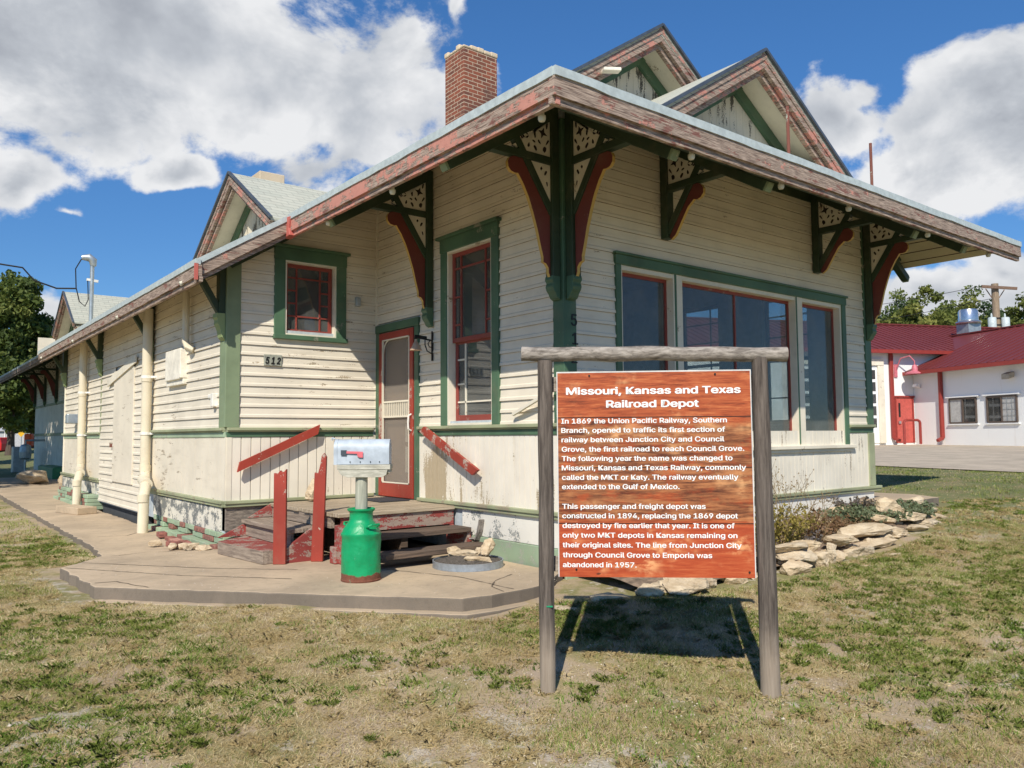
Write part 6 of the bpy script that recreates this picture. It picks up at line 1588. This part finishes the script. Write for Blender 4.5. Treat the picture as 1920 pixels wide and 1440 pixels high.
# plants of the bed
def stems_plant(x, y, zb, n, h_, spread, leafm, seed, name, label, leaf=.022, per=14, droop=.2, stem=None, cat='plant', twigs=0):
    g = random.Random(seed); t = empty(name, (x, y, zb), label, cat); mb = MB(); C = []; R_ = []
    for k in range(n):
        an = g.uniform(0, 6.28); sp_ = spread*math.sqrt(g.random()); hh = h_*g.uniform(.55, 1.0)*(1-.35*sp_/max(spread, .01))
        q0 = Vector((x+math.cos(an)*sp_*.35, y+math.sin(an)*sp_*.3, zb)); q2 = Vector((x+math.cos(an)*sp_*1.1, y+math.sin(an)*sp_*.8, zb+hh)); q1 = q0.lerp(q2, .5)+Vector((0, 0, hh*droop))
        mb.tube([q0, q1, q2], [.004, .003, .0015], 5)
        for f in np.linspace(.25, 1, per):
            f = float(f); a = q0.lerp(q1, f).lerp(q1.lerp(q2, f), f); C.append(tuple(a+Vector((g.uniform(-1, 1), g.uniform(-1, 1), g.uniform(-1, 1)))*leaf)); R_.append(leaf*1.1)
    for k in range(twigs):
        q0 = Vector((x+g.uniform(-1, 1)*spread*.7, y+g.uniform(-.5, .5)*spread*.6, zb+h_*.4)); q2 = q0+Vector((g.uniform(-.3, .3), g.uniform(-.2, .2), h_*g.uniform(.6, 1.1)))
        mb.tube([q0, q0.lerp(q2, .5)+Vector((.02, 0, 0)), q2], [.0035, .0025, .0015], 5)
        for j in range(4):
            e = q0.lerp(q2, g.uniform(.6, 1)); e2 = e+Vector((g.uniform(-.12, .12), g.uniform(-.08, .08), g.uniform(.02, .12))); mb.tube([e, e2], [.002, .001], 4); mb.tube([e2, e2+Vector((0, 0, .012))], .006, 5)
    mb.build('stem', stem or M['stem'], t)
    V, F, tn = leaves(np.array(C), np.array(R_), 3, leaf, seed, 1.0); o = mesh_np('foliage', V, F, leafm, tn, origin=(x, y, zb)); adopt(o, t)
    return t
M['stem'] = simple('dry_stem', (.24, .17, .08), .8)
M['leaf_y'] = leaf_mat('yellowing_leaves', (.13, .10, .03), (.32, .26, .06), (.52, .43, .13))
M['leaf_s'] = leaf_mat('sage_leaves', (.085, .11, .055), (.17, .21, .115), (.28, .31, .20))
M['leaf_p'] = leaf_mat('dusty_purple_leaves', (.07, .06, .05), (.15, .13, .12), (.28, .24, .24))
M['leaf_r'] = leaf_mat('dry_brown_leaves', (.12, .06, .03), (.26, .15, .08), (.40, .28, .16))
stems_plant(2.15, -.78, H(1.9, -.8)+.08, 62, .60, .62, M['leaf_y'], 5, 'dry_shrub', 'yellowing leafy shrub right of the right sign post before the white wall', .019, 12, twigs=22, cat='shrub')
stems_plant(2.95, -.74, H(2.7, -.8)+.08, 40, .42, .40, M['leaf_r'], 6, 'dry_shrub', 'thin brown drying shrub between yellow shrub and sage plant', .018, 9, twigs=10, cat='shrub')
stems_plant(1.25, -.80, H(1.2, -.8)+.08, 40, .42, .35, M['leaf_y'], 7, 'dry_shrub', 'yellowing shrub mostly hidden behind the sign board', .024, 10, cat='shrub')
stems_plant(4.15, -.72, H(4.1, -.8)+.08, 110, .25, .62, M['leaf_s'], 8, 'sage_plant', 'low grey green sage plant sprawling left of the upright rock', .020, 12, .25)
stems_plant(4.95, -.82, H(4.9, -.8)+.03, 130, .23, .46, M['leaf_s'], 9, 'sage_plant', 'grey green sage plant spilling over the border at the right', .020, 12, .3)
stems_plant(4.40, -.45, H(4.4, -.5)+.12, 40, .24, .35, M['leaf_p'], 10, 'purple_plant', 'dusty purplish plant behind the sage against the wall', .016, 9)
stems_plant(3.45, -.85, H(3.4, -.8)+.10, 30, .22, .35, M['leaf_r'], 12, 'dry_weed', 'low reddish brown weeds between the bed slabs and shrub', .015, 8, cat='weeds')
stems_plant(2.22, -1.20, H(2.2, -1.2)+.10, 18, .22, .12, M['leaf_p'], 13, 'dry_weed', 'small grey dead weed between boulder and stake', .014, 8, cat='weeds')

# ------------------------------------------------------------------ grass
def blocked(x, y):
    b = (x > -3.95) & (x < -.85) & (y > np.where(x < -3.0, 1.6-(x+3.8)*.3, -.8+(-1.6-x)*.98)) & (y < 4.3)
    b = (x > -3.84) & (y < 4.1) & (x > -3.78) & (y > np.maximum(1.92-(x+3.47)*1.149-.19, -.58)) & (x < -.03)
    b |= (x > -3.12) & (y > 4.05)
    b |= (x > -.6) & (x < 5.85) & (y > -1.42+np.where(x < 1.2, (1.2-x)*.35, 0)+np.where(x > 4.4, (x-4.4)*.55, 0))
    b |= (x > 5.1) & (x < 6.75) & (y > -.66) & (y < 1.6)
    b |= (x > 11.7+.28*y)
    return b
def noise2(x, y, s, seed):
    # cheap smooth value noise, vectorised
    g = np.random.default_rng(seed); T_ = g.random((64, 64)); x = x*s; y = y*s
    i = np.floor(x).astype(int); j = np.floor(y).astype(int); a = x-i; b = y-j; a = a*a*(3-2*a); b = b*b*(3-2*b)
    t = lambda p, q: T_[p % 64, q % 64]
    return t(i, j)*(1-a)*(1-b)+t(i+1, j)*a*(1-b)+t(i, j+1)*(1-a)*b+t(i+1, j+1)*a*b
def grass(n, seed, dmin, dmax, hmul, wmul, name, m_, mode):
    g = np.random.default_rng(seed)
    dd = np.sqrt(g.random(n)*(dmax**2-dmin**2)+dmin**2); rr_ = (g.random(n)*1.5-.75)*dd
    x = CAM.x+.62*dd+.785*rr_; y = CAM.y+.785*dd-.62*rr_
    gr = noise2(x, y, .62, 3)*.45+noise2(x, y, 1.9, 4)*.35+noise2(x, y, 5.3, 5)*.2
    east = np.clip((x-1.0)/6, 0, 1)*.16
    bare = noise2(x, y, .9, 8)*.5+noise2(x, y, 2.7, 9)*.5
    if mode == 'green': keep = g.random(n) < np.clip((gr+east-.47)*7, .06, 1)*np.clip((bare-.22)*6, .1, 1)
    elif mode == 'dry': keep = g.random(n) < np.clip((bare-.22)*5, .12, 1)
    else: keep = g.random(n) < np.clip((noise2(x, y, 1.3, 11)*.5+noise2(x, y, 3.1, 12)*.5-.66)*14, 0, 1)
    keep &= ~blocked(x, y)
    x, y, gr = x[keep], y[keep], gr[keep]; n = len(x); z = hgt(x, y)
    an = g.random(n)*6.283; ln = g.uniform(.014, .038, n)*hmul; lean = g.uniform(.4, 1.8, n) if mode != 'dry' else g.uniform(1.0, 4.0, n)
    w = g.uniform(.0010, .0024, n)*wmul
    dx, dy = np.cos(an), np.sin(an); k = 1/np.sqrt(1+lean**2)
    B = np.stack([x, y, z-.002+g.random(n)*.006*(mode == 'dry')], 1); S = np.stack([-dy*w, dx*w, np.zeros(n)], 1)
    Tp = B+np.stack([dx*ln*lean*k, dy*ln*lean*k, ln*k], 1)
    V = np.stack([B-S, B+S, Tp+S*.25, Tp-S*.25], 1).reshape(-1, 3); F = np.arange(n*4).reshape(-1, 4)
    tint = np.clip(g.random(n)*.8+noise2(x, y, 2.2, 21)*.45+noise2(x, y, 11, 22)*.35-.3, 0, 1)
    o = mesh_np(name, V, F, m_, np.repeat(tint, 4), origin=(0, 0, 0)); tag(o, kind='stuff'); return o
def blade_mat(name, c0, c1, c2):
    mt, T = mat(name); k = T.n('ShaderNodeAttribute', attribute_name='tint').outputs['Fac']
    base = T.mix(T.step(k, 0, .5), c0, c1); base = T.mix(T.step(k, .55, 1), base, c2)
    nn = T.vmath('NORMALIZE', T.vmath('ADD', T.vmath('MULTIPLY', T.n('ShaderNodeNewGeometry').outputs['Normal'], (.5, .5, .3)), (0, 0, 1.0)))     # blades of a mown mat, rounded over towards the sky
    d = T.n('ShaderNodeBsdfDiffuse', {'Color': base, 'Normal': nn}); tr = T.n('ShaderNodeBsdfTranslucent', {'Color': base, 'Normal': nn})
    mx_ = T.n('ShaderNodeMixShader', {0: .25, 1: d.outputs[0], 2: tr.outputs[0]}); T.n('ShaderNodeOutputMaterial', {0: mx_.outputs[0]}); return mt
M['gg'] = blade_mat('green_blades', (.10, .14, .03), (.25, .315, .065), (.46, .47, .17))
M['gd'] = blade_mat('straw_blades', (.33, .245, .11), (.56, .44, .22), (.84, .73, .46))
M['gw'] = blade_mat('weed_blades', (.095, .16, .030), (.18, .285, .050), (.31, .41, .11))
grass(520000, 1, 3.0, 9.5, 1.0, 1.0, 'green_grass', M['gg'], 'green'); grass(620000, 2, 3.0, 9.5, 1.05, 1.0, 'dry_grass', M['gd'], 'dry'); grass(90000, 3, 3.0, 11, 1.25, 2.0, 'weed_grass', M['gw'], 'weed')
grass(300000, 4, 9.5, 26, 1.3, 2.4, 'green_grass', M['gg'], 'green'); grass(70000, 5, 9.5, 26, 1.2, 2.2, 'dry_grass', M['gd'], 'dry')
def tufts(nt, seed, name, m_, kind):
    g = np.random.default_rng(seed); dd = np.sqrt(g.random(nt)*(11.5**2-9)+9); rr_ = (g.random(nt)*1.5-.75)*dd
    x = CAM.x+.62*dd+.785*rr_; y = CAM.y+.785*dd-.62*rr_
    p_ = noise2(x, y, .8, 31)*.6+noise2(x, y, 2.3, 32)*.4+np.clip((x-.5)/5, 0, 1)*.13
    keep = (g.random(nt) < np.clip(((p_-(.50 if kind == 'weed' else .44))*(9 if kind == 'weed' else 4) if kind != 'straw' else .75-p_*.6), .04, 1)) & ~blocked(x, y); x, y = x[keep], y[keep]; n = len(x)
    per = 55; rad = np.repeat(g.uniform(.03, .11, n)*(1.5 if kind == 'weed' else 1), per)
    an = g.random(n*per)*6.283; rr = rad*np.sqrt(g.random(n*per))*.6; bx = np.repeat(x, per)+np.cos(an)*rr; by = np.repeat(y, per)+np.sin(an)*rr
    ok = ~blocked(bx, by); bx, by, an, rad = bx[ok], by[ok], an[ok], rad[ok]; tid = np.repeat(g.random(n), per)[ok]; n = len(bx); bz = hgt(bx, by)
    an = an+g.normal(0, 1.3, n); ln = g.uniform(.014, .040, n)*(1 if kind == 'weed' else 1.4); lean = g.uniform(.4, 1.8, n)*(1.0 if kind != 'straw' else 1.8); w = g.uniform(.0012, .0028, n) if kind == 'weed' else g.uniform(.0009, .0018, n)
    dx, dy = np.cos(an), np.sin(an); k = 1/np.sqrt(1+lean**2); B = np.stack([bx, by, bz-.003], 1); S = np.stack([-dy*w, dx*w, np.zeros(n)], 1)
    Md = B+np.stack([dx*ln*.5*lean*k*.8, dy*ln*.5*lean*k*.8, ln*.62*k], 1); Tp = B+np.stack([dx*ln*lean*k, dy*ln*lean*k, ln*k*.85], 1)
    V = np.stack([B-S*.6, B+S*.6, Md+S, Tp, Md-S], 1).reshape(-1, 3); F = np.arange(n*5).reshape(-1, 5)
    o = mesh_np(name, V, F, m_, np.repeat(np.clip(tid*.6+g.random(n)*.45, 0, 1), 5)); tag(o, kind='stuff')
tufts(5600, 41, 'weed_tufts', M['gw'], 'weed'); tufts(6500, 42, 'straw_tufts', M['gd'], 'straw'); tufts(4500, 43, 'grass_tufts', M['gg'], 'grass')
# pebbles scattered in the bare patches
def pebbles():
    g = np.random.default_rng(9); n = 26000; dd = np.sqrt(g.random(n)*(11**2-9)+9); rr_ = (g.random(n)*1.5-.75)*dd
    x = CAM.x+.62*dd+.785*rr_; y = CAM.y+.785*dd-.62*rr_
    bare = noise2(x, y, .9, 8)*.5+noise2(x, y, 2.7, 9)*.5; keep = (g.random(n) < np.clip((.40-bare)*5, .03, 1)) & ~blocked(x, y)
    x, y = x[keep], y[keep]; n = len(x); z = hgt(x, y); s_ = g.uniform(.002, .009, n)*np.where(g.random(n) < .04, 1.9, 1)
    oc = np.array([[1, 0, 0], [-1, 0, 0], [0, 1, 0], [0, -1, 0], [0, 0, .6], [0, 0, -.6]]); fa = np.array([[0, 2, 4], [2, 1, 4], [1, 3, 4], [3, 0, 4], [2, 0, 5], [1, 2, 5], [3, 1, 5], [0, 3, 5]])
    V = (np.stack([x, y, z+s_*.3], 1)[:, None, :]+oc[None]*s_[:, None, None]*g.uniform(.6, 1.3, (n, 6, 1))).reshape(-1, 3); F = (fa[None]+np.arange(n)[:, None, None]*6).reshape(-1, 3)
    o = mesh_np('gravel', V, F, simple('pale_gravel', (.55, .48, .38), .9, vary=.3), None); tag(o, kind='stuff')
pebbles()
def litter():
    # crumbs and chips on the concrete
    g = np.random.default_rng(19); x = g.uniform(-3.5, -.3, 900); y = g.uniform(-.4, 4, 900); k = (y > 1.95-(x+3.47)*1.149+.1) & (y > -.33) & ~((x > -2.3) & (y > 1.2)); x, y = x[k], y[k]; n = len(x); s_ = g.uniform(.002, .007, n)
    oc = np.array([[1, 0, 0], [-1, 0, 0], [0, 1, 0], [0, -1, 0], [0, 0, .6]]); fa = np.array([[0, 2, 4], [2, 1, 4], [1, 3, 4], [3, 0, 4]])
    V = (np.stack([x, y, np.full(n, .281)], 1)[:, None, :]+oc[None]*s_[:, None, None]*g.uniform(.6, 1.4, (n, 5, 1))).reshape(-1, 3); F = (fa[None]+np.arange(n)[:, None, None]*5).reshape(-1, 3)
    o = mesh_np('gravel', V, F, bpy.data.materials['pale_gravel'], None); tag(o, kind='stuff')
litter()
